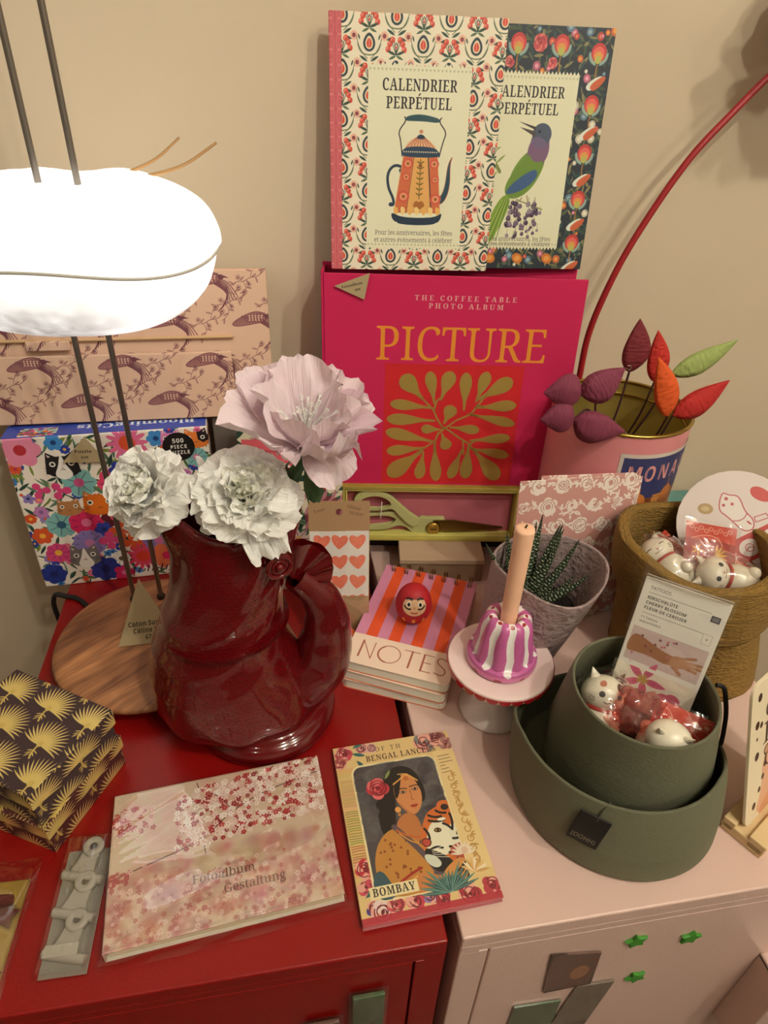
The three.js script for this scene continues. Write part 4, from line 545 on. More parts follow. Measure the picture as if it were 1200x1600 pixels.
{ // pudding
  const map = canvasTexture(1024, 512, (g, w, h) => {
    g.fillStyle = '#c2609a'; g.fillRect(0, 0, w, h); for (let i = 0; i < 4000; i++) { const x = hash(i, 1, 0, 2) * w, y = hash(i, 2, 0, 2) * h; g.fillStyle = i % 2 ? 'rgba(230,120,180,.12)' : 'rgba(140,40,110,.10)'; g.fillRect(x, y, 9, 3); }
    g.fillStyle = '#d878ac'; g.fillRect(0, h * 0.83, w, h); g.fillStyle = '#e39ab0'; g.fillRect(0, 0, w, 60);
    for (let i = 0; i < 9; i++) { const x = (i + 0.5) * w / 9, L = 330 + (i % 3) * 36, lf = [], rt = []; for (let k = 0; k <= 12; k++) { const y = k / 12 * L, wd = lerp(33, 17, k / 12); lf.push([x - wd - 7 * Math.sin(k * 1.7 + i), y]); rt.unshift([x + wd - 7 * Math.sin(k * 1.5 + i * 2), y]); } rt.unshift([x, L + 26]); poly(g, [...lf, ...rt], '#efe7e4'); }
    g.fillStyle = '#e8a0b4'; g.fillRect(0, 0, w, 22); for (let i = 0; i < 9; i++) { const x = (i + 0.5) * w / 9; disc(g, x, 158 - (i % 2) * 16, 21, '#9a1826', 15); } for (let i = 0; i < 9; i++) disc(g, (i + 0.1) * w / 9, h * 0.91, 20, '#a81c3a', 22);
  }); map.wrapS = THREE.RepeatWrapping;
  const NU = 144, NV = 60, prof = [[0.0095, 0.046], [0.010, 0.055], [0.0125, 0.0615], [0.0165, 0.0640], [0.0215, 0.0615], [0.0250, 0.0550], [0.0275, 0.042], [0.0300, 0.027], [0.0322, 0.0135], [0.0362, 0.0115], [0.0372, 0.008], [0.0370, 0.002], [0.0355, 0]];
  const c = new THREE.CatmullRomCurve3(prof.map((p) => V3(p[0], p[1], 0))), g = seam(grid(NU, NV, (u, v) => { const p = c.getPoint(v), a = u * 2 * PI, rib = p.y > 0.013 ? 1 + 0.05 * Math.cos(9 * a) * clamp((p.x - 0.009) / 0.014) : 1; return [sin(a) * p.x * rib, p.y, cos(a) * p.x * rib]; }), NU, NV);
  { const u = g.attributes.uv; for (let i = 0; i < u.count; i++) u.setY(i, 1 - u.getY(i)); }
  solo('pudding_candle_holder', g, phys(0xffffff, 0.32, { map, clearcoat: 0.5, side: THREE.DoubleSide }), 'pink painted ribbed pudding holding a candle on the stand', 'candle holder', [0.2205, 0.0808, -0.4605], [0, R(12), 0]);
  const t = thing('candle', 'tall peach candle stuck in the pink pudding', 'candle', [0.2205, 0.122, -0.4605], [0, 0, 0]);
  part('wax', lathe([[0, 0], [0.0072, 0.0005], [0.0082, 0.01], [0.0088, 0.07], [0.0093, 0.127], [0.0087, 0.130], [0.004, 0.1305], [0, 0.130]], 32), phys(0xf8c4a2, 0.5, { sheen: 0.3 }), t);
  part('wick', tube([[0, 0.129, 0], [0.0004, 0.132, 0], [0.0012, 0.1335, 0]], 0.0008, 8, 6), black, t);
}
{ // felt pot and plant
  const felt = noiseTexture(256, 256, (u, v) => 0.5 + 0.45 * noise(u * 22, v * 22, 0, 81) + 0.25 * noise(u * 60, v * 60, 0, 82)); felt.repeat.set(3, 2);
  const m = std(0xa08a88, 0.95, { bumpMap: felt, bumpScale: 0.0016, side: THREE.DoubleSide }), NU = 96, NV = 60;
  const t = thing('felt_pot', 'mauve grey felt plant pot behind the cake stand', 'plant pot', [0, 0, 0]);
  const wall = seam(grid(NU, NV, (u, v) => {
    const a = -u * 2 * PI, H = 0.158 + 0.004 * cos(2 * a + 0.5) + 0.002 * sin(3 * a), T = 0.0032; let y, k = 0;
    if (v < 0.55) y = v / 0.55 * H; else if (v < 0.62) { const s = (v - 0.55) / 0.07 * PI; y = H + T * 0.5 * sin(s); k = -T * (1 - cos(s)) / 2; } else { y = lerp(H, 0.07, (v - 0.62) / 0.38); k = -T; }
    const f = y / H, r = lerp(0.0445, 0.062, Math.pow(f, 0.9)) + k + 0.0012 * fbm(cos(a) * 2, sin(a) * 2, y * 20, 84, 3) * f + 0.0016 * cos(3 * a + 1) * f;
    return [lerp(0.264, 0.2835, f) + cos(a) * r, y, lerp(-0.533, -0.514, f) + sin(a) * r];
  }), NU, NV); part('wall', wall, m, t);
  part('bottom', lathe([[0, 0.0005], [0.0445, 0.0005], [0.0445, 0.003], [0, 0.003]], 40), m, t, [0.264, 0, -0.533]);
  const soilB = noiseTexture(128, 128, (u, v) => 0.5 + 0.5 * noise(u * 26, v * 26, 0, 86));
  part('soil', lathe([[0, 0.092], [0.03, 0.0925], [0.052, 0.0905], [0.052, 0.086], [0, 0.086]], 40), std(0x1f1511, 0.98, { bumpMap: soilB, bumpScale: 0.004 }), t, [0.276, 0, -0.521]);
  const stripes = canvasTexture(64, 512, (g, w, h) => { g.fillStyle = '#26341f'; g.fillRect(0, 0, w, h); const q = rng(6); for (let i = 0; i < 27; i++) { const y = h - i * 18; for (let k = 0; k < 4; k++) { const x = (k + (i % 2) * 0.5) / 4 * w; disc(g, x, y + q() * 4, 7.6 - i * 0.14, '#cfd2ba', 3.6 - i * 0.05); } } g.fillStyle = 'rgba(36,46,26,.5)'; g.fillRect(0, 0, w, 70); }); stripes.wrapS = THREE.RepeatWrapping;
  const lm = std(0xffffff, 0.55, { map: stripes }), p = thing('succulent', 'spiky dark green succulent with white bands in felt pot', 'plant', [0.2665, 0.0895, -0.527]), q = rng(19);
  const spikes = [[-20, 1.05, 0.070, 0.3], [12, 0.16, 0.112, -0.05], [70, 0.22, 0.105, 0.02], [150, 0.28, 0.10, 0], [20, 0.42, 0.110, 0.1], [-5, 0.62, 0.105, 0.15], [-30, 0.95, 0.09, 0.2], [175, 0.50, 0.105, 0.0], [195, 0.42, 0.095, 0.05], [120, 0.55, 0.085, 0.1], [240, 0.4, 0.07, 0.05], [280, 0.5, 0.065, 0.1], [310, 0.7, 0.06, 0.2], [40, 0.8, 0.085, 0.2], [90, 0.75, 0.08, 0.2], [340, 0.5, 0.08, 0.1], [225, 0.35, 0.07, 0.1], [60, 0.3, 0.11, -0.02], [100, 0.2, 0.10, 0.02], [30, 0.55, 0.10, 0.05], [350, 0.25, 0.1, 0.02]];
  for (const [az, tilt, len, bend] of spikes) { const a = R(az), g = taper([0, 0.35, 0.7, 1].map((k) => { const th = tilt * (1 - bend * 0 ) - bend * k * 1.2, s = len * k; return [cos(a) * (0.004 + Math.sin(th) * s), Math.cos(th) * s, -sin(a) * (0.004 + Math.sin(th) * s)]; }), (k) => 0.0056 * Math.pow(1 - k, 0.8) * (0.75 + 0.6 * Math.sin(Math.min(1, k * 3) * PI / 2)) + 0.0003, 26, 10); const u = g.attributes.uv; for (let i = 0; i < u.count; i++) u.setXY(i, u.getY(i), u.getX(i) * len / 0.11); part('leaf', g, lm, p); }
}
{ // folded floral papers
  const map = canvasTexture(512, 768, (g, w, h) => {
    g.fillStyle = '#cf988e'; g.fillRect(0, 0, w, h); const q = rng(14), c = '#f3e4da';
    for (let i = 0; i < 40; i++) { const x = (i % 5) * 118 + (Math.floor(i / 5) % 2) * 60 - 20, y = Math.floor(i / 5) * 104 + 30, r = 30 + q() * 18; for (let k = 0; k < 6; k++) { const a = k * 1.05 + q(); disc(g, x + cos(a) * r * 0.6, y + sin(a) * r * 0.6, r * 0.42, c); } for (let k = 1; k < 4; k++) { g.beginPath(); g.arc(x, y, r * 0.24 * k, q() * 6, q() * 6 + 3.6); g.strokeStyle = '#c08c80'; g.lineWidth = 4; g.stroke(); }
      let px = x + r, py = y; for (let k = 0; k < 6; k++) { const nx = px + 14 + q() * 8, ny = py + (q() - 0.4) * 36; line(g, [[px, py], [nx, ny]], c, 4); leaf(g, nx, ny, 30, 11, q() * 6.3, c); leaf(g, nx, ny, 24, 10, q() * 6.3, c); px = nx; py = ny; } }
  });
  const m = print(map, 0.85), sheet = (label, W, H, pos, rot) => { const t = thing('floral_napkin', label, 'napkin', pos, rot, 'folded floral paper napkins'); for (let i = 0; i < 3; i++) part('fold', planar(slab(W - i * 0.0012, H - i * 0.0012, 0.0012, 0.0005, i * 0.0008, (H - i * 0.0012) / 2, -0.0006 - i * 0.0014), 'x', 'y', W * 1.02, W * 1.5, 0.5, 0), i === 1 ? std(0xd48f88, 0.85) : m, t); return t; };
  sheet('front pink napkin printed with white roses behind the felt pot', 0.126, 0.208, [0.3405, 0, -0.591], [R(-5), R(-2), R(0.8)]);
  sheet('second pink floral napkin peeking out right of front one', 0.128, 0.209, [0.366, 0, -0.5965], [R(-5), R(-2), R(-0.2)]);
}
{ // gift tin
  const t = thing('gift_tin', 'pink metal tin lined with gold carrying a blue city label', 'tin', [0.4325, 0, -0.698]), r = 0.0855, H = 0.258;
  part('wall', lathe([[0, 0], [r - 0.002, 0], [r, 0.003], [r, H - 0.004]], 96), phys(0xdb8a8e, 0.4, { clearcoat: 0.25 }), t);
  part('inside', lathe([[r - 0.0012, H - 0.004], [r - 0.0016, 0.004], [0, 0.004]], 96), std(0xc4b05e, 0.38, { metalness: 0.65, side: THREE.DoubleSide }), t);
  part('rim', (() => { const g = new THREE.TorusGeometry(r - 0.0006, 0.0022, 12, 96); g.rotateX(PI / 2); return g; })(), std(0xb89c4e, 0.25, { metalness: 1 }), t, [0, H - 0.003, 0]);
  part('bead', (() => { const g = new THREE.TorusGeometry(r - 0.003, 0.0016, 12, 96); g.rotateX(PI / 2); return g; })(), std(0xb89c4e, 0.25, { metalness: 1 }), t, [0, H - 0.020, 0]);
  const map = canvasTexture(768, 1024, (g, w, h) => {
    g.fillStyle = '#cdbfb4'; g.fillRect(0, 0, w, h); g.fillStyle = '#353a68'; g.fillRect(26, 26, w - 52, h - 52); const q = rng(44);
    const L = 'MONACO'; [...L].forEach((s, i) => { text(g, s, 118 + i * 112, 190, 150, '#d9958e', { weight: 'bold', font: SANS, sx: 0.8 }); }); for (let i = 0; i < 6; i++) for (const d of [-30, -20]) line(g, [[118 + i * 112 + d, 78], [118 + i * 112 + d, 194]], '#353a68', 4);
    g.fillStyle = '#a8622e'; g.fillRect(26, 380, w - 52, h - 406); for (let i = 0; i < 46; i++) { const x = 26 + q() * (w - 120), y = 270 + q() * 400, bw = 40 + q() * 70, bh = 80 + q() * 110; g.fillStyle = ['#c07a3a', '#b06a34', '#8a4c28', '#cf8c4a', '#9c5a2c'][i % 5]; g.fillRect(x, y, bw, bh); for (let k = 0; k < 9; k++) { g.fillStyle = '#4a2c20'; g.fillRect(x + 6 + (k % 3) * bw * 0.3, y + 10 + Math.floor(k / 3) * bh * 0.3, 8, 14); } }
    for (const [x, y, s] of [[190, 350, 1], [440, 330, 1.05], [620, 350, 0.8]]) { disc(g, x, y, 62 * s, '#c9793a', 70 * s); poly(g, [[x - 9, y - 60 * s], [x, y - 130 * s], [x + 9, y - 60 * s]], '#c9793a'); g.fillStyle = '#b86a32'; g.fillRect(x - 62 * s, y, 124 * s, 120); for (let k = 0; k < 4; k++) { g.fillStyle = '#5a3424'; g.fillRect(x - 48 * s + k * 28 * s, y + 30, 10, 40); } } g.fillStyle = '#2c2a3e'; for (let k = 0; k < 26; k++) disc(g, 40 + q() * 690, 660 + q() * 300, 16 + q() * 16, ['#2c2a3e', '#3a3a34', '#6a3a22'][k % 3]);
  });
  part('label', grid(40, 4, (u, v) => { const a = lerp(R(113), R(20), u); return [cos(a) * (r + 0.0005), lerp(0.03, H - 0.026, v), sin(a) * (r + 0.0005)]; }), print(map, 0.4, { side: THREE.DoubleSide }), t);
}
function podShape(len, wid, flat, seed) {                  // papery pod along +y, pointed at both ends
  const N = 22, M = 28; return seam(grid(M, N, (u, v) => { const a = u * 2 * PI, p = Math.pow(Math.sin(Math.pow(v, 0.8) * PI), 0.9) * (1 - 0.25 * v), k = wid / 2 * p * (1 + 0.10 * Math.abs(Math.cos(2.5 * a)) + 0.06 * fbm(cos(a) * 2, sin(a) * 2, v * 5, seed, 3)); return [cos(a) * k + 0.10 * wid * Math.sin(v * PI * 1.1), v * len, sin(a) * k * flat]; }), M, N);
}
const podBump = noiseTexture(128, 128, (u, v) => 0.5 + 0.35 * noise(u * 16, v * 5, 0, 61) + 0.3 * noise(u * 9, v * 30, 0, 62));
function podOn(parent, name, a, b, wid, flat, mat, seed) { const A = V3(...a), B = V3(...b), d = B.clone().sub(A), m = part(name, podShape(d.length(), wid, flat, seed), mat, parent); m.position.copy(A); m.quaternion.setFromUnitVectors(V3(0, 1, 0), d.normalize()); return m; }
const papery = (c) => std(c, 0.8, { bumpMap: podBump, bumpScale: 0.0014 });
const pods = [
  ['dark red papery leaf pod standing highest in the pink tin', 0x6d161f, [0.404, 0.318, -0.655], [0.406, 0.379, -0.662], 0.034, [0.398, 0.225, -0.66]],
  ['bright red papery leaf pod right of the dark red one', 0xb32218, [0.444, 0.302, -0.662], [0.434, 0.364, -0.666], 0.028, [0.436, 0.215, -0.68]],
  ['orange papery leaf pod in front of the red ones', 0xd8541a, [0.452, 0.272, -0.630], [0.421, 0.346, -0.632], 0.030, [0.450, 0.21, -0.66]],
  ['pale green papery leaf pod reaching far right from tin', 0x99a860, [0.470, 0.306, -0.672], [0.545, 0.347, -0.672], 0.030, [0.452, 0.215, -0.69]],
  ['red papery leaf pod lying over the right tin rim', 0xb0201c, [0.460, 0.272, -0.632], [0.523, 0.312, -0.636], 0.035, [0.447, 0.205, -0.65]]];
for (const [label, c, a, b, w, root] of pods) { const t = thing('leaf_pod', label, 'dried pod'); podOn(t, 'pod', a, b, w, 0.5, papery(c), Math.floor(a[0] * 1000)); part('stem', tube([root, [lerp(root[0], a[0], 0.5) + 0.002, lerp(root[1], a[1], 0.5), lerp(root[2], a[2], 0.6)], a], 0.0013, 16, 6), std(0x3d1a18, 0.8), t); }
{
  const silk = papery(0x7a2f46), mk = (label, P, curl) => { const t = thing('silk_pod', label, 'dried pod'); podOn(t, 'lobe', P[1], P[0], 0.041, 0.6, silk, 5); podOn(t, 'lobe', P[1], P[2], 0.042, 0.6, silk, 9); part('wire_curl', tube(curl, 0.0006, 20, 6), std(0x9a8a78, 0.3, { metalness: 0.8 }), t); part('stem', tube([P[1], [lerp(P[1][0], 0.365, 0.6), P[1][1] + 0.006, -0.64], [0.3775, 0.258, -0.658], [0.392, 0.225, -0.675]], 0.0012, 16, 6), std(0x4a2030, 0.8), t); };
  const z = -0.632;
  mk('upper mauve silk seed pod beside the pink album', [[0.293, 0.309, z], [0.338, 0.303, z], [0.385, 0.333, z]], [[0.385, 0.333, z], [0.390, 0.331, z], [0.390, 0.336, z], [0.386, 0.336, z]]);
  mk('lower mauve silk seed pod overlapping the tin rim', [[0.293, 0.278, z + 0.004], [0.334, 0.275, z + 0.004], [0.397, 0.259, z + 0.012]], [[0.397, 0.259, z + 0.012], [0.402, 0.256, z + 0.012], [0.400, 0.252, z + 0.012], [0.396, 0.253, z + 0.012]]);
}
{ // tall red paper flower leaning along the wall
  const t = thing('red_stem_flower', 'long curved red stem with drooping red flower along the wall', 'paper flower'), c = std(0x9c141c, 0.5);
  part('stem', taper([[0.428, 0, -0.805], [0.426, 0.12, -0.806], [0.423, 0.25, -0.806], [0.4235, 0.313, -0.806], [0.441, 0.388, -0.806], [0.462, 0.442, -0.806], [0.505, 0.523, -0.806], [0.540, 0.566, -0.806], [0.575, 0.605, -0.806], [0.63, 0.662, -0.80], [0.668, 0.712, -0.785]], (k) => 0.0046 - 0.0008 * k, 90, 12), c, t);
  const pm = std(0x8c1f34, 0.85, { side: THREE.DoubleSide }); for (let i = 0; i < 7; i++) part('petal', petal(0.115, 0.05, { t0: 1.75, t1: 2.6, cup: 0.4, ruffle: 0.012, notch: 0.12, seed: i + 2 }), pm, t, [0.668, 0.735, -0.755], [0, i * 0.9 + 0.4, 0]);
  part('flower_heart', new THREE.SphereGeometry(0.02, 20, 14), c, t, [0.668, 0.73, -0.765]);
}
// ---------------------------------------------------------------- right side: felt bag, nested olive pots, sign
function crumple(rx, ry, rz, seed, amt = 0.18) {           // crumpled clear wrapper around a small thing
  const g = new THREE.IcosahedronGeometry(1, 5), p = g.attributes.position; for (let i = 0; i < p.count; i++) { const x = p.getX(i), y = p.getY(i), z = p.getZ(i), k = 1 + amt * (Math.abs(noise(x * 2.3, y * 2.3, z * 2.3, seed)) * 1.6 - 0.5 + 0.5 * Math.abs(noise(x * 6, y * 6, z * 6, seed + 3))); p.setXYZ(i, x * rx * k, y * ry * k, z * rz * k); }
  const q = mergeVertices((g.deleteAttribute('normal'), g.deleteAttribute('uv'), g), 1e-6); q.computeVertexNormals(); return q;
}
function orient(o, head, face) { const y = V3(...head).normalize(), z = V3(...face); z.addScaledVector(y, -z.dot(y)).normalize(); o.quaternion.setFromRotationMatrix(new THREE.Matrix4().makeBasis(y.clone().cross(z), y, z)); return o; }
const redPattern = canvasTexture(256, 256, (g, w, h) => { g.fillStyle = '#c2341f'; g.fillRect(0, 0, w, h); const q = rng(23); for (let i = 0; i < 16; i++) { const x = q() * w, y = q() * h, r = 9 + q() * 9; for (let k = 0; k < 5; k++) ring(g, x + cos(k * 1.257) * r * 0.6, y + sin(k * 1.257) * r * 0.6, r * 0.5, '#e8b9a0', 2.5); disc(g, x, y, 3, '#f0d6b8'); } for (let i = 0; i < 7; i++) { const x = q() * w, y = q() * h; line(g, [[x, y], [x + 30, y - 26], [x + 66, y - 8], [x + 84, y + 26]], '#e3a88e', 3.5); } });
const catMap = (eyesOpen, seed) => { const t = canvasTexture(512, 256, (g, w, h) => {
  g.fillStyle = '#e4d9c4'; g.fillRect(0, 0, w, h); const f = 256;
  if (seed % 2) { disc(g, f + 52, 78, 26, '#5a3424', 22); disc(g, f - 40, 70, 16, '#b8604a'); disc(g, f + 78, 128, 18, '#b04038'); }
  for (const s of [-1, 1]) { if (eyesOpen) disc(g, f + s * 34, 118, 11, '#2a2a30', 13); else line(g, [[f + s * 46, 118], [f + s * 34, 112], [f + s * 22, 118]], '#3a2a24', 5); for (let k = 0; k < 3; k++) line(g, [[f + s * 58, 140 + k * 8], [f + s * 84, 136 + k * 11]], '#5a4438', 3); }
  disc(g, f, 136, 6, '#b5503c', 4); line(g, [[f - 22, 150], [f - 10, 157], [f, 146], [f + 10, 157], [f + 22, 150]], '#5a3424', 4);
}); t.wrapS = THREE.RepeatWrapping; t.offset.x = 0.25; return t; };
const catBody = phys(0xe0d4be, 0.35, { clearcoat: 0.5 });
function cat(label, pos, rot, s, eyesOpen, seed, wrap = true) {
  const t = thing('cat_figurine', label, 'figurine', pos, rot), head = phys(0xffffff, 0.35, { map: catMap(eyesOpen, seed), clearcoat: 0.5 });
  const hg = new THREE.SphereGeometry(0.016 * s, 32, 24); hg.scale(1.15, 0.95, 1); const hd = part('head', hg, head, t, [0, 0.030 * s, 0]);
  for (const d of [-1, 1]) { part('ear', (() => { const g = new THREE.ConeGeometry(0.0058 * s, 0.011 * s, 16); g.scale(1, 1, 0.6); return g; })(), seed % 2 && d > 0 ? std(0x5a3424, 0.5) : catBody, hd, [d * 0.0115 * s, 0.0150 * s, 0], [0, 0, -d * 0.5]); part('paw', new THREE.SphereGeometry(0.0062 * s, 16, 12), catBody, t, [d * 0.009 * s, -0.002 * s, 0.015 * s]); }
  part('body', (() => { const g = new THREE.SphereGeometry(0.019 * s, 32, 22); g.scale(0.95, 1.15, 0.95); return g; })(), catBody, t, [0, 0.004 * s, 0]);
  part('collar', (() => { const g = new THREE.TorusGeometry(0.0135 * s, 0.0016 * s, 10, 32); g.rotateX(PI / 2); return g; })(), std(0xa8241c, 0.5), t, [0, 0.0185 * s, 0]);
  if (seed === 2 || seed === 4) part('backing_paper', grid(10, 10, (u, v) => [(u - 0.5) * 0.056 * s, (v - 0.32) * 0.07 * s, -0.016 * s + 0.003 * noise(u * 3, v * 3, 0, 5)]), print(redPattern, 0.5, { side: THREE.DoubleSide }), t);
  if (wrap) part('wrapper', crumple(0.026 * s, 0.036 * s, 0.026 * s, seed + 40, 0.16), clearFilm, t, [0, 0.013 * s, 0]);
  return t;
}
const goldPattern = canvasTexture(256, 256, (g, w, h) => { g.fillStyle = '#96201c'; g.fillRect(0, 0, w, h); g.fillStyle = '#b83424'; g.fillRect(0, 0, w, 90); for (let k = 0; k < 5; k++) leaf(g, 150, 170, 66, 11, -1.5 + k * 0.42, '#d9a83c'); for (let k = 0; k < 5; k++) leaf(g, 60, 150, 34, 7, k * 1.257, '#d9a83c'); for (let k = 0; k < 4; k++) leaf(g, 90 + k * 22, 232, 34, 8, -0.9 + k * 0.2, '#d9a83c'); line(g, [[30, 90], [90, 60], [160, 70], [180, 110]], '#e0a890', 4); for (let i = 0; i < 9; i++) ring(g, 30 + i * 24, 26 + (i % 2) * 14, 10, '#e0b9a4', 3); });
function pouch(label, pos, rot, w, h, map) {               // small printed square in clear film
  const t = thing('paper_pouch', label, 'pouch', pos, rot);
  part('paper', grid(14, 14, (u, v) => [(u - 0.5) * w, (v - 0.5) * h, 0.004 * sin(u * PI) * sin(v * PI) + 0.0014 * noise(u * 3, v * 3, 0, 6)]), print(map, 0.4, { side: THREE.DoubleSide }), t);
  part('clear_bag', grid(18, 18, (u, v) => [(u - 0.5) * w * 1.12, (v - 0.5) * h * 1.12, 0.002 + 0.006 * sin(u * PI) * sin(v * PI) + 0.002 * Math.abs(noise(u * 6, v * 6, 0, 8))]), clearFilm, t);
  return t;
}
{ // ochre felt bag
  const felt = noiseTexture(256, 256, (u, v) => 0.5 + 0.5 * noise(u * 40, v * 40, 0, 101) + 0.3 * noise(u * 11, v * 11, 0, 102)); felt.repeat.set(4, 3);
  const m = std(0x8a682c, 0.97, { bumpMap: felt, bumpScale: 0.0018, side: THREE.DoubleSide }), t = thing('felt_bag', 'ochre felt bag with folded cuff holding wrapped cat figurines', 'bag', [0, 0, 0]), NU = 110;
  const C = (y) => [lerp(0.484, 0.4625, y / 0.17), lerp(-0.516, -0.522, y / 0.17)];
  const rad = (a, y) => lerp(0.087, 0.079, y / 0.17) + 0.0035 * fbm(cos(a) * 1.6, sin(a) * 1.6, y * 14, 104, 3) + 0.002 * sin(3 * a + y * 20);
  const top = (a) => 0.168 + 0.003 * sin(2 * a + 0.6) + 0.0015 * sin(5 * a);
  const ringed = (nv, f) => seam(grid(NU, nv, (u, v) => { const a = -u * 2 * PI, [y, k] = f(a, v), c = C(y), r = rad(a, y) + k; return [c[0] + cos(a) * r, y, c[1] + sin(a) * r]; }), NU, nv);
  part('wall', ringed(36, (a, v) => [lerp(0, top(a), v), 0]), m, t);
  part('inside', ringed(20, (a, v) => [lerp(top(a), 0.05, v), -0.004]), m, t);
  part('bottom', lathe([[0, 0.0006], [0.086, 0.0006], [0.086, 0.003], [0, 0.003]], 48), m, t, [0.484, 0, -0.516]);
  part('cuff', ringed(40, (a, v) => { const tp = top(a), lo = 0.100 + 0.006 * sin(2 * a + 1); if (v < 0.2) { const s = v / 0.2 * PI; return [tp + 0.003 * sin(s), -0.004 + 0.0065 * (1 - cos(s))]; } return [lerp(tp, lo, (v - 0.2) / 0.8), 0.009 + 0.002 * Math.sin((v - 0.2) * 4) - (v > 0.95 ? 0.006 : 0)]; }), m, t);
  part('filling', lathe([[0, 0.120], [0.05, 0.119], [0.073, 0.114], [0.073, 0.110], [0, 0.110]], 40), std(0x5a3a1c, 0.95), t, [0.469, 0, -0.521]);
}
orient(cat('wrapped white cat lying on its back at bag left edge', [0.432, 0.138, -0.503], [], 1.12, false, 2), [-0.35, 0.30, -0.88], [-0.35, 0.75, 0.55]);
orient(cat('wrapped white cat with red collar at the bag front right', [0.492, 0.143, -0.475], [], 1.12, true, 4), [-0.92, 0.25, -0.28], [-0.25, 0.8, 0.55]);
pouch('red pouch with gold leaves between the cats in bag', [0.470, 0.166, -0.512], [R(-50), R(-12), R(-8)], 0.056, 0.056, goldPattern);
{
  const map = canvasTexture(512, 512, (g, w, h) => {
    g.fillStyle = '#d3c3bc'; g.fillRect(0, 0, w, h); g.save(); g.translate(256, 256); g.rotate(-0.62); g.fillStyle = '#b02018'; g.fillRect(-300, 60, 600, 118); for (const x of [-110, 0, 110]) { disc(g, x, 120, 46, '#d9cbc2', 40); ring(g, x, 120, 18, '#b05048', 4); line(g, [[x - 14, 126], [x, 108], [x + 16, 128]], '#9a3a3a', 4); } g.fillStyle = '#cdbfb6'; g.fillRect(-300, 192, 600, 40); for (let i = 0; i < 3; i++) line(g, [[-120, 202 + i * 10], [140, 202 + i * 10]], '#8a7068', 2); g.restore();
    blob(g, [[176, 150], [186, 108], [212, 120], [250, 116], [268, 140], [290, 190], [330, 220], [336, 266], [296, 284], [252, 250], [214, 218], [180, 200]], '#ddd0c8', '#a8383a', 5); disc(g, 204, 138, 8, '#a8383a'); disc(g, 232, 160, 7, '#a8383a'); disc(g, 196, 170, 7, '#a8383a'); g.beginPath(); g.arc(250, 190, 48, 0.1, 1.7); g.strokeStyle = '#a8383a'; g.lineWidth = 4; g.stroke(); poly(g, [[330, 210], [378, 186], [392, 204], [340, 232]], null, '#a8383a', 4); leaf(g, 300, 230, 30, 9, 0.6, '#a8383a');
    blob(g, [[300, 70], [340, 62], [392, 92], [396, 128], [352, 136], [304, 110]], '#b83024'); disc(g, 120, 196, 34, '#a88858', 26); disc(g, 120, 196, 18, '#c2a878', 12);
  });
  solo('round_sticker_sheet', planar(extrude(new THREE.Shape().absellipse(0, 0, 0.064, 0.064, 0, 2 * PI), 0.0016, 0.0004), 'x', 'y', 0.128, 0.128), print(map, 0.45), 'round white sticker sheet with red cat drawings in felt bag', 'sticker sheet', [0.523, 0.169, -0.547], [R(-38), R(-30), R(6)]);
}
{
  const m = std(0x4f7a74, 0.75), t = thing('teal_box', 'flat teal box against the wall behind the felt bag', 'box', [0.655, 0, -0.775], [0, R(-3), 0]);
  part('tray', slab(0.20, 0.010, 0.075, 0.002, 0, 0.005, -0.0375), m, t); part('lid', slab(0.206, 0.005, 0.079, 0.002, 0, 0.0125, -0.0375), std(0x5d8a84, 0.7), t);
  const s = solo('teal_paper', cubeUV(extrude(shapeOf([[-0.05, 0], [0.06, 0], [0.055, 0.018], [0.0, 0.034], [-0.05, 0.01]], false), 0.001), 0.1), std(0x2f5a50, 0.8), 'dark green folded paper standing on the flat teal box', 'paper', [0.725, 0.0152, -0.80], [R(-12), R(-6), 0]);
}
// nested olive pots
const oliveBump = noiseTexture(128, 128, (u, v) => 0.5 + 0.4 * noise(u * 50, v * 50, 0, 111)); oliveBump.repeat.set(4, 2);
function olivePot(t, rows, T, floorY, matOut, matIn, drop = 0) {     // rows: [y, cx, cz, r]
  const NU = 110, at = (y, k) => { let i = 0; while (i < rows.length - 2 && y > rows[i + 1][0]) i++; const s = clamp((y - rows[i][0]) / (rows[i + 1][0] - rows[i][0])), e = s; return lerp(rows[i][k], rows[i + 1][k], e); };
  const y0 = rows[0][0], y1 = rows.at(-1)[0], top = (a) => y1 - drop * clamp((0.45 - cos(a - R(115))) / 1.2), pt = (a, y, k) => [at(y, 1) + cos(a) * (at(y, 3) + k), y, at(y, 2) + sin(a) * (at(y, 3) + k)];
  part('wall', seam(grid(NU, 40, (u, v) => pt(-u * 2 * PI, lerp(y0, top(-u * 2 * PI), v), 0)), NU, 40), matOut, t);
  part('rim', seam(grid(NU, 10, (u, v) => { const s = v * PI; return pt(-u * 2 * PI, top(-u * 2 * PI) + T * 0.5 * sin(s), -T * (1 - cos(s)) / 2); }), NU, 10), matOut, t);
  part('inside', seam(grid(NU, 24, (u, v) => pt(-u * 2 * PI, lerp(top(-u * 2 * PI), floorY, v), -T)), NU, 24), matIn, t);
  part('bottom', lathe([[0, y0], [at(y0, 3), y0], [at(y0, 3), y0 + 0.0015], [0, y0 + 0.0015]], 48), matOut, t, [at(y0, 1), 0, at(y0, 2)]);
  part('inner_floor', lathe([[0, 0], [at(floorY, 3) - T, 0]], 48), matIn, t, [at(floorY, 1), floorY, at(floorY, 2)]);
}
const olive = std(0x67664f, 0.72, { side: THREE.DoubleSide, bumpMap: oliveBump, bumpScale: 0.0002 });
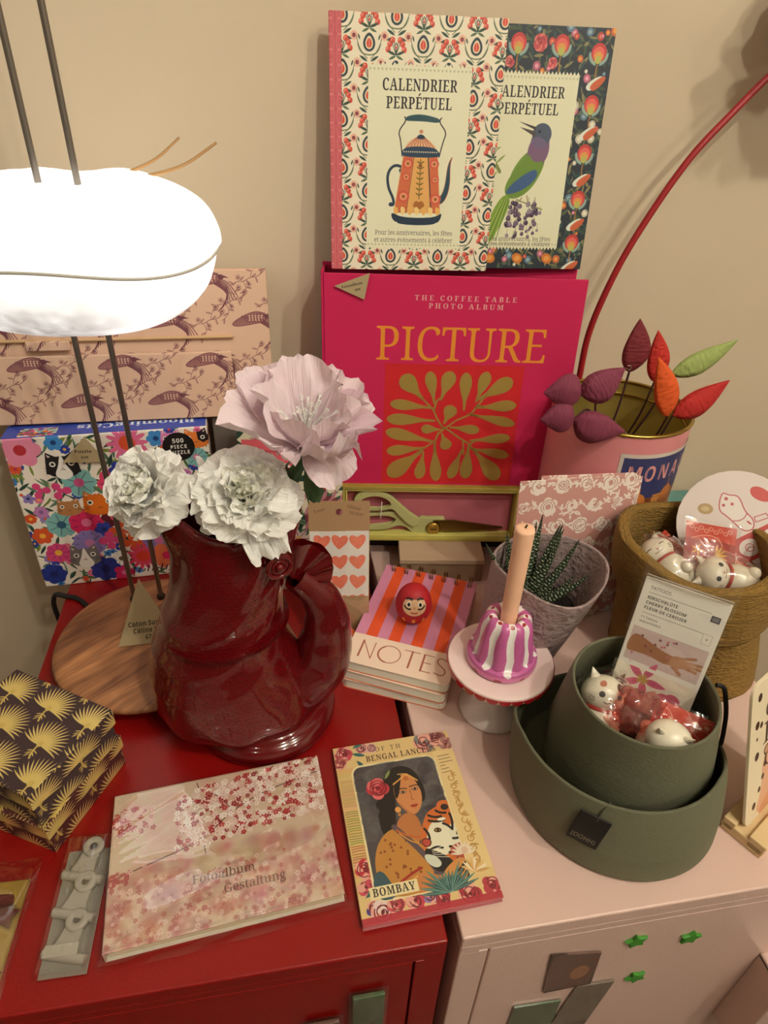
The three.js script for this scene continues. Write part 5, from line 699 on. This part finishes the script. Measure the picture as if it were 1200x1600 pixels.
{
  const t = thing('olive_pot', 'lower wider olive green pot with a black hang tag', 'pot', [0, 0, 0]);
  olivePot(t, [[0, 0.3135, -0.3525, 0.0985], [0.004, 0.3135, -0.3527, 0.1025], [0.03, 0.3125, -0.357, 0.1035], [0.06, 0.311, -0.3625, 0.102], [0.083, 0.3085, -0.3665, 0.0995]], 0.0035, 0.003, olive, olive, 0.040);
  const g = part('hang_tag', planar(boxAt(0.028, 0.036, 0.0018, 0, -0.018, 0, 0.0008), 'x', 'y', 0.028, 0.036, 0.5, 1), print(canvasTexture(128, 160, (c, w, h) => { c.fillStyle = '#15120e'; c.fillRect(0, 0, w, h); text(c, '(OOHH)', 62, 140, 30, '#8f8468', { font: SANS, sx: 0.95 }); }), 0.6), t, [0.2505, 0.0715, -0.2805], [R(-10), R(-31), R(-10)]);
  part('string', tube([[0.002, -0.004, 0.001], [0.002, 0.008, -0.002], [0.004, 0.0145, -0.0035], [0.006, 0.012, -0.010], [0.004, 0.002, -0.008]], 0.0008, 20, 6), std(0x3a3a2c, 0.8), g);
}
{
  const t = thing('olive_pot', 'upper olive green pot nested inside the lower one, filled with trinkets', 'pot', [0, 0, 0]);
  olivePot(t, [[0.0055, 0.324, -0.364, 0.070], [0.02, 0.325, -0.3645, 0.0765], [0.055, 0.3275, -0.3660, 0.0795], [0.09, 0.3255, -0.3645, 0.074], [0.132, 0.3208, -0.3607, 0.0665]], 0.003, 0.02, olive, olive);
  part('elastic_loop', tube([[0.3865, 0.136, -0.352], [0.3925, 0.135, -0.350], [0.399, 0.118, -0.346], [0.4085, 0.085, -0.344], [0.4055, 0.060, -0.336], [0.396, 0.055, -0.334]], 0.0022, 40, 8), std(0x15120f, 0.7), t);
  part('filling', lathe([[0, 0.074], [0.05, 0.073], [0.0725, 0.07], [0.0725, 0.066], [0, 0.066]], 40), std(0x2c2418, 0.95), t, [0.326, 0, -0.365]);
}
cat('cat figurine with brown eye patch peeking from upper olive pot', [0.2915, 0.066, -0.3700], [R(-34), R(-8), R(-12)], 1.2, true, 1);
cat('white cat figurine seen from behind at the olive pot front', [0.330, 0.083, -0.331], [R(-24), R(150), R(6)], 1.1, true, 6, false);
pouch('red flower-patterned paper in clear film in the olive pot', [0.354, 0.094, -0.338], [R(-50), R(-36), R(-4)], 0.052, 0.040, redPattern);
solo('crumpled_cellophane', crumple(0.022, 0.018, 0.020, 77, 0.35), phys(0xf0b8b0, 0.07, { transmission: 0.9, thickness: 0, side: THREE.DoubleSide }), 'pinkish crumpled cellophane between cat and red paper', 'wrapping', [0.3195, 0.104, -0.357], [0, 0.4, 0]);
{ // tattoo sticker pack
  const map = canvasTexture(640, 1340, (g, w, h) => {
    g.fillStyle = '#f6f1e6'; g.fillRect(0, 0, w, h); const T = (s, x, y, z, b) => text(g, s, x, y, z, '#4a4640', { font: SANS, align: 'left', weight: b ? 'bold' : '' });
    T('TATTOOS', 56, 90, 38); g.fillStyle = '#8a8478'; g.fillRect(56, 116, 470, 4); T('KIRSCHBLÜTE', 56, 172, 36, 1); T('CHERRY BLOSSOM', 56, 216, 36, 1); T('FLEUR DE CERISIER', 56, 260, 36, 1); g.fillRect(56, 290, 470, 4); T('11 Tattoos', 56, 340, 28); T('wasserlöslich', 56, 376, 28);
    g.fillStyle = '#3f3d3e'; g.fillRect(534, 130, 66, 52); g.fillStyle = '#8f8c90'; g.fillRect(542, 138, 50, 36); g.strokeStyle = '#bdb5a6'; g.lineWidth = 3; g.strokeRect(526, 290, 66, 84); disc(g, 560, 332, 6, '#6a6458');
    g.fillStyle = '#d9c3bf'; g.fillRect(30, 420, 580, 300); blob(g, [[26, 560], [60, 470], [200, 520], [330, 560], [410, 560], [430, 610], [360, 660], [220, 630], [90, 640], [30, 650]], '#b07a58'); blob(g, [[370, 560], [440, 540], [480, 570], [490, 620], [440, 660], [380, 640]], '#b98562');
    for (const [x0, y0, x1, y1, r] of [[440, 560, 540, 520, 13], [470, 575, 596, 560, 13], [480, 598, 596, 594, 13], [470, 620, 574, 628, 13], [400, 640, 470, 690, 15]]) { line(g, [[x0, y0], [x1, y1]], '#b98562', r * 2); } const q = rng(2); for (let i = 0; i < 14; i++) { const x = 80 + q() * 300, y = 440 + q() * 230; daisy(g, x, y, 12, 5, i % 2 ? '#8a5a64' : '#d88a9a', '#6a3a44', { w: 0.4 }); }
    g.fillStyle = '#f2e8d2'; g.fillRect(0, 760, w, h); for (let k = 0; k < 5; k++) { const a = -1.2 + k * 1.257; leaf(g, 230, 850, 190, 62, a, '#d46a86', '#c85a78'); } daisy(g, 230, 850, 50, 5, '#c4a25a', '#c4a25a', { w: 0.3 }); g.fillStyle = '#f6f1e6'; g.fillRect(0, 735, w, 30);
    for (const [x, y, r, c] of [[470, 1000, 120, '#dc6a80'], [170, 1100, 100, '#e08a80'], [480, 1260, 90, '#dc6a80']]) { daisy(g, x, y, r, 5, c, c, { w: 0.5 }); for (let k = 0; k < 10; k++) { const a = k * 0.63; line(g, [[x, y], [x + cos(a) * r * 0.35, y + sin(a) * r * 0.35]], '#f0b4b4', 3); } }
  });
  const t = thing('tattoo_pack', 'clear hanging pack of cherry blossom tattoos standing in olive pot', 'sticker pack', [0.3395, 0.048, -0.3725], [R(-13), R(-40), 0]), W = 0.076, H = 0.168;
  part('card', planar(slab(W, H, 0.0012, 0.0005), 'x', 'y', W, H * 1.0, 0.5, 0), print(map, 0.5), t);
  part('clear_bag', grid(14, 24, (u, v) => [(u - 0.5) * (W + 0.006), -0.004 + v * 0.206, 0.0012 + 0.0022 * Math.sqrt(Math.max(0, Math.sin(u * PI))) + 0.0008 * noise(u * 5, v * 14, 0, 5) + (v > 0.8 ? -0.002 : 0)]), clearFilm, t);
  part('seal', tube([[-W / 2, H + 0.003, 0.002], [0, H + 0.0032, 0.0035], [W / 2, H + 0.003, 0.002]], 0.0009, 16, 6), phys(0xd8cfc4, 0.1, { transmission: 0.6, thickness: 0 }), t);
}
{ // sign card on its stand
  const map = canvasTexture(420, 700, (g, w, h) => {
    g.fillStyle = '#e9d8b8'; g.fillRect(0, 0, w, h); blob(g, [[60, 700], [130, 560], [110, 420], [190, 300], [180, 120], [280, 40], [430, 0], [430, 710]], '#e0ac8a'); blob(g, [[70, 720], [190, 600], [420, 560], [430, 720]], '#d99a72');
    for (const [x, y, r] of [[60, 70, 16], [52, 200, 16], [86, 214, 12], [56, 270, 7], [64, 360, 17], [140, 440, 12], [128, 500, 12], [104, 555, 12], [66, 620, 15], [230, 40, 16], [330, 90, 14]]) disc(g, x, y, r, '#4a2f20', r * 1.25);
    for (const [x, y, z] of [[150, 200, 110], [160, 330, 150], [180, 460, 120]]) text(g, ['C', 'L', 'O'][Math.floor(y / 130) - 1], x, y, z, 'rgba(60,38,28,.85)', { sx: 1.2 }); disc(g, 150, 370, 26, '#c99a78'); ring(g, 150, 370, 24, '#4a2f20', 7);
  });
  const t = thing('sign_card', 'cream card with brown spots in pale wooden stand by olive pots', 'sign', [0.4545, 0, -0.2985], [0, R(28), 0]);
  part('card', planar(extrude(roundRect(0.094, 0.16, 0.012, -0.047, 0), 0.0022, 0.0004), 'x', 'y', 0.094, 0.16, 0.5, 0), print(map, 0.45), t, [0, 0.0135, -0.004], [R(-17), 0, 0]);
  const wood = std(0xd8b98a, 0.55); part('stand', merge([boxAt(0.104, 0.012, 0.040, 0, 0.006, 0, 0.0015), boxAt(0.104, 0.014, 0.016, 0, 0.0105, 0.0125, 0.0012), boxAt(0.104, 0.012, 0.012, 0, 0.011, -0.0145, 0.0012)]), wood, t);
}
// ---------------------------------------------------------------- front of the red cabinet
{ // palm boxes
  const motif = (g, x, y, s, rot, base) => { g.save(); g.translate(x, y); g.rotate(rot); g.scale(s, s);
    for (let i = 0; i < 19; i++) { const a = -3.25 + i * 0.172, L = 112 + 12 * Math.sin(i / 18 * PI), w = 7.6; g.beginPath(); const px = Math.cos(a), py = Math.sin(a), nx = -py, ny = px, b = 16 * 1.5; const ex = px * L + nx * b, ey = py * L + ny * b; g.moveTo(0, 0); g.quadraticCurveTo(px * L * 0.55 - nx * w, py * L * 0.55 - ny * w, ex, ey); g.quadraticCurveTo(px * L * 0.62 + nx * w * 1.5, py * L * 0.62 + ny * w * 1.5, 0, 0); g.fillStyle = '#e3cb7c'; g.fill(); }
    disc(g, 0, -6, 13, '#d9bf6c', 15); line(g, [[0, 10], [4, 40], [22, 60]], '#d9bf6c', 8); for (const k of [-1, 1]) for (const j of [0, 1, 2]) leaf(g, 4, 26 + j * 8, 30, 6, k > 0 ? 0.2 + j * 0.3 : 2.6 - j * 0.3, '#d9bf6c'); g.restore(); };
  const tex = (bg) => canvasTexture(700, 600, (g, w, h) => { g.fillStyle = bg; g.fillRect(0, 0, w, h); speckle(g, w, h, 3000, (x, y, q) => { g.fillStyle = 'rgba(150,110,110,.10)'; g.fillRect(x, y, 2, 2); }, 3); for (let r = -1; r < 6; r++) for (let c = -1; c < 6; c++) motif(g, c * 184 + (r % 2 ? 92 : 0) + 40, r * 128 + 74, 0.84, 0.15); }, true);
  const dark = tex('#3a2628'), redT = tex('#4a1a1a');
  const foilMask = (map) => { const c = document.createElement('canvas'); c.width = map.image.width; c.height = map.image.height; const g = c.getContext('2d'); g.drawImage(map.image, 0, 0); const im = g.getImageData(0, 0, c.width, c.height), d = im.data; for (let i = 0; i < d.length; i += 4) { const k = d[i] > 150 ? 255 : 0; d[i] = 0; d[i + 1] = k ? 84 : 190; d[i + 2] = k; d[i + 3] = 255; } g.putImageData(im, 0, 0); const t = new THREE.CanvasTexture(c); t.wrapS = t.wrapT = THREE.RepeatWrapping; return t; };
  for (const t of [dark, redT]) t.wrapS = t.wrapT = THREE.RepeatWrapping;
  const mk = (m) => { const k = foilMask(m); return std(0xffffff, 1, { map: m, metalnessMap: k, metalness: 0.4, roughnessMap: k }); }, mD = mk(dark), mR = mk(redT);
  const box = (label, pos, rot, W, H, D, m, lidH) => { const t = thing('palm_box', label, 'gift box', pos, rot); const uvs = (g) => { const q = cubeUV(g, 1), u = q.attributes.uv; for (let i = 0; i < u.count; i++) u.setXY(i, u.getX(i) / 0.178 + 0.42, u.getY(i) / 0.152 + 0.5); return q; }; part('lid', uvs(boxAt(W, lidH, D, 0, H - lidH / 2, 0, 0.0012)), m, t); part('base', uvs(boxAt(W - 0.004, H - lidH, D - 0.004, 0, (H - lidH) / 2, 0, 0.0012)), m, t); return t; };
  box('lower dark red gift box with gold palms, mostly under another', [-0.247, 0, -0.426], [0, R(-28), 0], 0.112, 0.043, 0.104, mR, 0.018);
  box('upper dark brown gift box printed with shiny gold palms', [-0.2485, 0.0432, -0.4285], [0, R(-32.5), 0], 0.121, 0.047, 0.099, mD, 0.020);
}
{ // cherry blossom album
  const map = canvasTexture(1024, 724, (g, w, h) => {
    const gr = ['#d8c0a8', '#dcc7b0', '#cfae9c']; g.fillStyle = '#d9c2aa'; g.fillRect(0, 0, w, h); const q = rng(62);
    const soft = (x, y, r, c) => { const k = g.createRadialGradient(x, y, 0, x, y, r); k.addColorStop(0, c); k.addColorStop(1, c.replace(/[\d.]+\)$/, '0)')); g.fillStyle = k; g.fillRect(x - r, y - r, 2 * r, 2 * r); };
    for (let i = 0; i < 260; i++) { const x = q() * w, y = h * (0.55 + q() * 0.5) - (x / w) * 30; soft(x, y, 22 + q() * 34, `rgba(${176 + q() * 30 | 0},${108 + q() * 40 | 0},${100 + q() * 40 | 0},.55)`); } for (let i = 0; i < 120; i++) soft(q() * w, h * (0.6 + q() * 0.4), 10 + q() * 18, 'rgba(235,205,195,.6)');
    for (let i = 0; i < 50; i++) soft(q() * w, q() * h * 0.5, 40 + q() * 50, 'rgba(214,150,140,.35)'); for (const [x, y] of [[60, 170], [90, 280], [620, 440], [440, 470], [820, 200]]) soft(x, y, 100, 'rgba(205,190,150,.6)');
    line(g, [[0, 430], [120, 400], [420, 330], [560, 210], [760, 130], [1024, 90]], '#4a2628', 5); line(g, [[420, 330], [430, 400]], '#4a2628', 4); line(g, [[560, 210], [520, 120], [400, 60], [400, 20]], '#4a2628', 4);
    const bl = (x, y, r, c, k) => daisy(g, x, y, r, 5, c, k, { w: 0.33, rot: q() * 6, coreR: 0.13 });
    for (let i = 0; i < 560; i++) { const s = q(), x = 300 + q() * 740, y = 40 + q() * 300 - (x - 560) * 0.10; if (s < 0.34) bl(x, y, 9 + q() * 7, ['#a8242a', '#b8363a', '#8f1a22'][i % 3], '#e8c8b8'); else bl(x, y, 11 + q() * 8, ['#f6ece4', '#efdcd2', '#e8cec4'][i % 3], '#b5564e'); }
    for (let i = 0; i < 90; i++) { const x = q() * 190, y = 90 + q() * 130; bl(x, y, 10 + q() * 7, i % 2 ? '#b03238' : '#e3c4b8', '#e8c8b8'); } for (let i = 0; i < 34; i++) bl(q() * 90, 400 + q() * 60, 9, '#a8303a', '#e8c8b8'); for (let i = 0; i < 260; i++) { const y = h * 0.62 + q() * h * 0.38; bl(q() * w, y, 8 + q() * 7, ['rgba(190,110,104,.75)', 'rgba(232,208,196,.8)', 'rgba(170,80,80,.6)'][i % 3], 'rgba(160,70,70,.6)'); } for (let i = 0; i < 60; i++) bl(q() * 360, 40 + q() * 380, 8 + q() * 6, 'rgba(226,186,176,.8)', '#b5564e');
    text(g, 'Fotoalbum', 506, 526, 52, '#5a3c34', { weight: '', sx: 1.05 }); text(g, 'Gestaltung', 640, 596, 52, '#5a3c34', { sx: 1.05 });
  });
  const W = 0.1955, D = 0.139, T = 0.0145, t = thing('blossom_album', 'cherry blossom photo album in shiny clear wrap before the jug', 'photo album', [-0.0725, 0.0004, -0.3365], [0, R(5.3), 0]);
  const pages = []; for (let i = 0; i < 6; i++) pages.push(boxAt(W - 0.005, 0.0016, D - 0.005, 0.001, 0.0022 + i * 0.0019, 0, 0.0004));
  part('front_cover', planar(boxAt(W, 0.0018, D, 0, T - 0.0009, 0, 0.0006), 'x', '-z', W, D), print(map, 0.5), t); part('back_cover', boxAt(W, 0.0014, D, 0, 0.0007, 0, 0.0005), paperWhite, t); part('pages', merge(pages), std(0xd8c8a8, 0.85), t);
  part('spine', planar(boxAt(0.0016, T - 0.001, D, -W / 2 + 0.0008, T / 2, 0, 0.0004), 'z', 'y', D, D), print(map, 0.5), t);
  const q = (x, z, k) => 0.0009 * Math.abs(noise(x * 26 + z * 60, z * 18, 0, 141)) + 0.0022 * Math.exp(-(((x - z * 0.35 + 0.012) / 0.012) ** 2)) * clamp(0.6 + z * 4) + 0.0016 * Math.exp(-(((z - 0.012 - x * 0.12) / 0.006) ** 2)) * clamp(1 - Math.abs(x + 0.03) * 14) + 0.0018 * Math.exp(-(((z - 0.034 + x * 0.25) / 0.007) ** 2)) * clamp(1 - Math.abs(x + 0.01) * 12);
  const wrapFilm = phys(0xffffff, 0.04, { transmission: 1, thickness: 0, ior: 2.33, side: THREE.DoubleSide });
  part('clear_wrap', grid(90, 64, (u, v) => { const x = (u - 0.5) * (W + 0.008), z = (0.5 - v) * (D + 0.007), ex = Math.max(0, Math.abs(x) - W / 2 + 0.0005), ez = Math.max(0, Math.abs(z) - D / 2 + 0.0005), e = Math.max(ex, ez); return [x, T + 0.0007 + q(x, z) - e * 2.6, z]; }), wrapFilm, t);
  part('side_wrap', grid(30, 6, (u, v) => { const x = (u - 0.5) * (W + 0.012); return [x, lerp(T, 0.0012, v), D / 2 + 0.0025 + 0.006 * v + 0.0016 * Math.abs(noise(u * 9, v * 2, 0, 19))]; }), clearFilm, t);
}
{ // Bombay notebook
  const map = canvasTexture(720, 1010, (g, w, h) => {
    g.fillStyle = '#d9bb80'; g.fillRect(0, 0, w, h); const q = rng(71);
    for (let i = 0; i < 40; i++) { const y = 150 + i * 18; g.fillStyle = `rgba(${190 + q() * 30 | 0},${150 + q() * 30 | 0},${90 + q() * 30 | 0},.5)`; g.fillRect(0, y, 100, 18); } for (let i = 0; i < 22; i++) line(g, [[10, 420 + i * 14], [40 + q() * 30, 412 + i * 14 + q() * 10], [92, 424 + i * 14]], i < 14 ? '#7e8a3a' : '#a8603c', 5); for (let i = 0; i < 14; i++) line(g, [[10, 230 + i * 12], [50, 224 + i * 12 + q() * 10], [96, 234 + i * 12]], '#b08a60', 4);
    for (const [x, y, r, c] of [[60, 50, 54, '#c04a58'], [30, 110, 40, '#b8605a'], [170, 30, 40, '#c99a9a'], [230, 40, 34, '#d0a8a8'], [560, 60, 70, '#7a7a78'], [640, 40, 60, '#8a5a58'], [690, 90, 50, '#a87a70'], [60, 740, 52, '#c0303a'], [50, 830, 46, '#c44a5a'], [70, 940, 40, '#4a3a7a'], [110, 960, 60, '#e0c8c4'], [280, 940, 50, '#c04050'], [180, 940, 46, '#c8505a'], [360, 930, 40, '#8a7ab0'], [420, 960, 44, '#b03040'], [560, 960, 60, '#a8303c'], [680, 940, 50, '#b03a44']]) rose(g, x, y, r, c, '#6a2028', '#e0a090', x);
    for (const [x, y, a, c] of [[110, 60, 0.3, '#2f6a68'], [130, 110, 1.0, '#2f5a60'], [120, 20, -0.4, '#3a7a6a'], [40, 880, -0.5, '#3a6a60']]) leaf(g, x, y, 80, 24, a, c, '#1f4a48');
    g.fillStyle = '#e0c48a'; g.fillRect(590, 130, 130, 720); for (let i = 0; i < 11; i++) { const y = 300 + i * 52; for (let k = 0; k < 4; k++) leaf(g, 660, y, 30, 9, k * 0.8 - 1.2 + i, '#b98a4a'); g.beginPath(); g.arc(652, y + 22, 16, 0, 4.4); g.strokeStyle = '#b98a4a'; g.lineWidth = 6; g.stroke(); } for (let i = 0; i < 6; i++) line(g, [[612, 170 + i * 22], [640 + q() * 60, 166 + i * 22]], '#6a4a3a', 4, false);
    text(g, 'OF TH', 330, 68, 40, '#4a3a34', { space: 10 }); text(g, 'BENGAL LANCERS', 400, 128, 52, '#4a3028', { weight: 'bold', sx: 0.82, space: 3 });
    g.save(); g.translate(88, 150); const pw = 500, ph = 760; g.beginPath(); g.roundRect(0, 0, pw, ph, 54); g.fillStyle = '#4a4548'; g.fill(); g.strokeStyle = '#e3d4a4'; g.lineWidth = 12; g.stroke(); g.clip();
    for (let i = 0; i < 90; i++) disc(g, q() * pw, q() * 420, 20 + q() * 30, ['rgba(90,88,92,.35)', 'rgba(50,46,52,.4)', 'rgba(110,104,100,.25)'][i % 3]);
    // hair, face and neck
    blob(g, [[110, 470], [90, 330], [150, 210], [170, 90], [260, 30], [350, 60], [390, 160], [392, 250], [360, 300], [330, 200], [240, 150], [200, 300], [180, 420]], '#1a1414'); for (let i = 0; i < 6; i++) disc(g, 130 + (i % 2) * 26, 260 + i * 34, 32, '#1a1414');
    blob(g, [[196, 350], [300, 320], [330, 460], [250, 540], [170, 470]], '#b5713e'); blob(g, [[212, 170], [260, 96], [330, 96], [366, 170], [370, 250], [344, 320], [300, 356], [258, 330], [216, 260]], '#c98450'); blob(g, [[216, 176], [240, 120], [284, 92], [260, 160], [240, 220], [216, 250]], '#1a1414'); blob(g, [[330, 92], [366, 130], [384, 200], [372, 230], [356, 160]], '#1a1414'); line(g, [[222, 150], [284, 116], [300, 96], [340, 124], [364, 150]], '#d9a04a', 9); disc(g, 302, 126, 15, '#b8682e'); disc(g, 306, 150, 7, '#c9983a'); line(g, [[318, 100], [290, 90], [260, 92]], '#c9a05a', 6);
    for (const [x, y] of [[266, 208], [338, 200]]) { blob(g, [[x - 24, y], [x, y - 9], [x + 22, y], [x, y + 8]], '#efe0cc', '#241614', 4); disc(g, x, y, 7, '#241614'); line(g, [[x - 28, y - 18], [x, y - 28], [x + 26, y - 18]], '#241614', 6); } line(g, [[306, 200], [312, 246], [300, 258], [318, 262]], '#8a4a2c', 4); blob(g, [[282, 298], [300, 288], [310, 292], [322, 288], [336, 296], [310, 312]], '#a02c28'); line(g, [[228, 268], [262, 330], [300, 354]], '#9a5a34', 4); disc(g, 214, 306, 17, '#d9984a'); disc(g, 216, 336, 9, '#c07a34');
    rose(g, 128, 160, 66, '#b83040', '#7a1824', '#d86a6a', 9); leaf(g, 180, 110, 70, 18, -0.9, '#7a8a4a');
    // sari and arm
    blob(g, [[60, 470], [150, 400], [220, 430], [300, 520], [330, 640], [300, 760], [40, 760], [20, 600]], '#b9803a'); for (let i = 0; i < 30; i++) disc(g, 60 + q() * 210, 460 + q() * 220, 7, '#8a4a24'); line(g, [[170, 400], [250, 500], [330, 640], [350, 700]], '#5a4a52', 30); blob(g, [[170, 700], [250, 660], [340, 690], [420, 720], [430, 770], [200, 770]], '#c07a44'); line(g, [[140, 690], [220, 650], [262, 640]], '#a02c20', 14); line(g, [[150, 716], [232, 676]], '#d9a04a', 8); line(g, [[180, 420], [230, 470], [290, 480]], '#b8602e', 12); line(g, [[190, 440], [240, 500], [280, 510]], '#d99a3a', 6); blob(g, [[0, 640], [60, 600], [120, 760], [0, 770]], '#37525a');
    // tiger
    blob(g, [[300, 470], [340, 390], [370, 350], [420, 330], [470, 316], [520, 330], [540, 420], [540, 560], [480, 640], [400, 660], [330, 600], [290, 540]], '#c9682e'); blob(g, [[360, 420], [420, 400], [470, 450], [470, 560], [400, 610], [330, 590], [310, 540]], '#e6e0c4'); blob(g, [[446, 450], [520, 430], [540, 560], [470, 620]], '#dfdcc0'); disc(g, 470, 330, 40, '#c9682e', 34); disc(g, 474, 338, 22, '#2a201c', 18); blob(g, [[300, 540], [350, 560], [430, 620], [440, 660], [350, 690], [300, 620]], '#1d1a18'); blob(g, [[290, 570], [350, 590], [380, 640], [340, 660], [296, 620]], '#cfd4c0');
    for (const p of [[[372, 370], [400, 392], [440, 388]], [[366, 400], [410, 420], [450, 410]], [[420, 350], [440, 372], [470, 372]], [[490, 380], [500, 420], [480, 470]], [[520, 400], [516, 460], [500, 500]], [[470, 520], [510, 530], [530, 500]], [[440, 560], [480, 570], [520, 560]], [[430, 590], [460, 606], [510, 590]], [[330, 560], [370, 540], [400, 560]], [[440, 430], [462, 440], [480, 470]], [[330, 440], [350, 470], [344, 500]], [[480, 610], [450, 640], [420, 690]]]) line(g, p, '#1a1614', 13); blob(g, [[376, 460], [400, 446], [424, 462], [402, 474]], '#c08a34', '#1a1614', 6); disc(g, 402, 460, 7, '#14100e'); blob(g, [[296, 500], [330, 492], [352, 512], [336, 540], [306, 536]], '#b8483a', '#2a1814', 5); for (let i = 0; i < 5; i++) line(g, [[340, 560 + i * 9], [420, 548 + i * 16]], '#efe9d6', 3); blob(g, [[404, 404], [440, 392], [470, 404], [440, 416]], '#efe9d6'); blob(g, [[350, 700], [420, 640], [540, 600], [540, 780], [340, 780]], '#c98a4a'); for (let i = 0; i < 5; i++) line(g, [[380 + i * 30, 760], [430 + i * 24, 690], [520, 640 + i * 24]], '#2a1c16', 9); blob(g, [[430, 560], [540, 540], [540, 640], [440, 620]], '#a84a34');
    g.restore();
    for (let i = 0; i < 9; i++) leaf(g, 590, 760, 74, 14, -3.0 + i * 0.36, '#e8dcc4', '#c8a89a'); disc(g, 600, 742, 18, '#d9b89a'); for (let i = 0; i < 15; i++) leaf(g, 470, 935, i > 4 && i < 10 ? 110 : 165, 17, -3.05 + i * 0.2, ['#2f5a58', '#3f7068', '#254a4c'][i % 3], '#8aa898'); for (let i = 0; i < 9; i++) leaf(g, 620, 860, 80, 16, -2.6 + i * 0.32, ['#d9b070', '#e8d8b8', '#c89a5a'][i % 3]);
    g.fillStyle = '#e3d4a4'; g.fillRect(62, 838, 250, 60); text(g, 'BOMBAY', 186, 886, 56, '#2b2422', { weight: 'bold', sx: 0.82, space: 3 });
    g.fillStyle = 'rgba(168,40,56,.9)'; g.fillRect(0, 974, 720, 36);
  });
  const W = 0.1245, D = 0.1755, t = thing('bombay_notebook', 'vintage style notebook showing a woman hugging a tiger, reading BOMBAY', 'notebook', [0.1015, 0, -0.3405], [0, R(2.6), 0]);
  part('front_cover', planar(boxAt(W, 0.0016, D, 0, 0.0072, 0, 0.0006), 'x', '-z', W, D), print(map, 0.4, { clearcoat: 0.25 }), t); part('back_cover', boxAt(W, 0.0014, D, 0, 0.0007, 0, 0.0006), std(0xa85a5e, 0.6), t); part('pages', boxAt(W - 0.003, 0.005, D - 0.003, 0, 0.0039, 0, 0.0006), std(0xc98a8a, 0.8), t);
}
{ // bulldog clips in a blister
  const t = thing('clip_pack', 'narrow clear blister pack of white bulldog clips', 'clip pack', [-0.1945, 0.0006, -0.3085], [0, R(-1.2), 0]), grey = phys(0xa39c90, 0.45), W = 0.037, D = 0.114;
  part('backing_card', boxAt(W, 0.0012, D - 0.012, 0.001, 0.0007, 0.005, 0.0005), std(0x8a8478, 0.7), t);
  for (let i = 0; i < 3; i++) {
    const z = -0.030 + i * 0.031, c = part('bulldog_clip', (() => { const s = shapeOf([[-0.0055, 0.018], [-0.0068, 0.004], [-0.009, -0.004], [0.009, -0.004], [0.0068, 0.004], [0.0055, 0.018]], false), g = extrude(s, 0.0024, 0.0005); g.rotateX(-PI / 2); return g; })(), grey, t, [0.001, 0.0055, z + 0.004], [0, R(-14), 0]); c.scale.setScalar(1.12);
    part('eyelet', (() => { const g = lathe([[0.0028, 0.0032], [0.0034, 0.0046], [0.0068, 0.0050], [0.0082, 0.0034], [0.0082, 0], [0.0028, 0]], 36); return g; })(), grey, c, [0, 0.0005, -0.0165]);
    part('jaw', (() => { const g = new THREE.CylinderGeometry(0.0042, 0.0042, 0.031, 20); g.rotateZ(PI / 2); g.scale(1, 1, 0.8); return g; })(), grey, c, [0.002, 0.0012, 0.0068]);
    part('spring_hole', lathe([[0, 0.0001], [0.0024, 0.0001]], 20), std(0x4a443e, 0.6), c, [0, 0.0038, -0.0165]);
  }
  part('label_print', planar(boxAt(0.026, 0.0004, 0.009, -0.001, 0.0122, 0.041, 0.0001), 'x', '-z', 0.026, 0.009), print(canvasTexture(256, 96, (g, w, h) => { g.fillStyle = '#cfc8b8'; g.fillRect(0, 0, w, h); g.strokeStyle = '#4a443c'; g.lineWidth = 5; g.strokeRect(6, 10, w - 12, h - 20); text(g, 'monograph', w / 2, 66, 46, '#4a443c', { weight: 'bold', font: SANS, sx: 0.85 }); }), 0.3, { transparent: true, opacity: 0.5 }), t);
  part('blister', grid(40, 80, (u, v) => { const a = u * 2 - 1, b = v * 2 - 1, ex = clamp((1 - Math.abs(a)) * 8), ez = clamp((1 - Math.abs(b)) * 20); return [a * W / 2 * 1.04, 0.0015 + 0.0112 * Math.pow(Math.min(ex, ez), 0.6) + 0.0004 * noise(u * 8, v * 10, 0, 3), -b * D / 2 + 0.001]; }), clearFilm, t);
}
{ // gold card pack at the left edge
  const t = thing('bow_pack', 'clear bag with gold card and brown bows at left edge', 'accessory pack', [-0.268, 0.0005, -0.288], [0, R(-2), 0]);
  part('card', boxAt(0.056, 0.0012, 0.112, 0, 0.0008, 0.008, 0.0006), std(0xd2b765, 0.32, { metalness: 0.85 }), t);
  part('card_edge', boxAt(0.0012, 0.0022, 0.112, 0.0275, 0.0016, 0.008, 0.0004), std(0xb79a50, 0.4, { metalness: 0.8 }), t);
  const leather = std(0x5a241c, 0.6);
  for (const z of [-0.024, 0.022]) { const b = part('bow', new THREE.SphereGeometry(0.006, 16, 12), leather, t, [0.004, 0.006, z]); for (const s of [-1, 1]) { part('loop', (() => { const g = podShape(0.024, 0.018, 0.45, 3 + s); g.rotateZ(-s * PI / 2 + 0.5); return g; })(), leather, b, [0, 0, -0.003]); part('ribbon_end', (() => { const g = extrude(shapeOf([[0, -0.004], [0.021, -0.009], [0.019, -0.001], [0.023, 0.005], [0, 0.004]], false), 0.0012, 0.0004); g.rotateX(-PI / 2); if (s < 0) g.rotateY(PI - 0.5); else g.rotateY(-0.25); return g; })(), leather, b, [0, -0.003, 0.002]); } }
  part('clear_bag', grid(24, 40, (u, v) => [(u - 0.5) * 0.066, 0.0024 + 0.011 * Math.pow(Math.sin(u * PI) * Math.sin(v * PI), 0.5) + 0.0006 * noise(u * 7, v * 9, 0, 9), (0.5 - v) * 0.132]), clearFilm, t);
}
renderer.render(scene, camera);
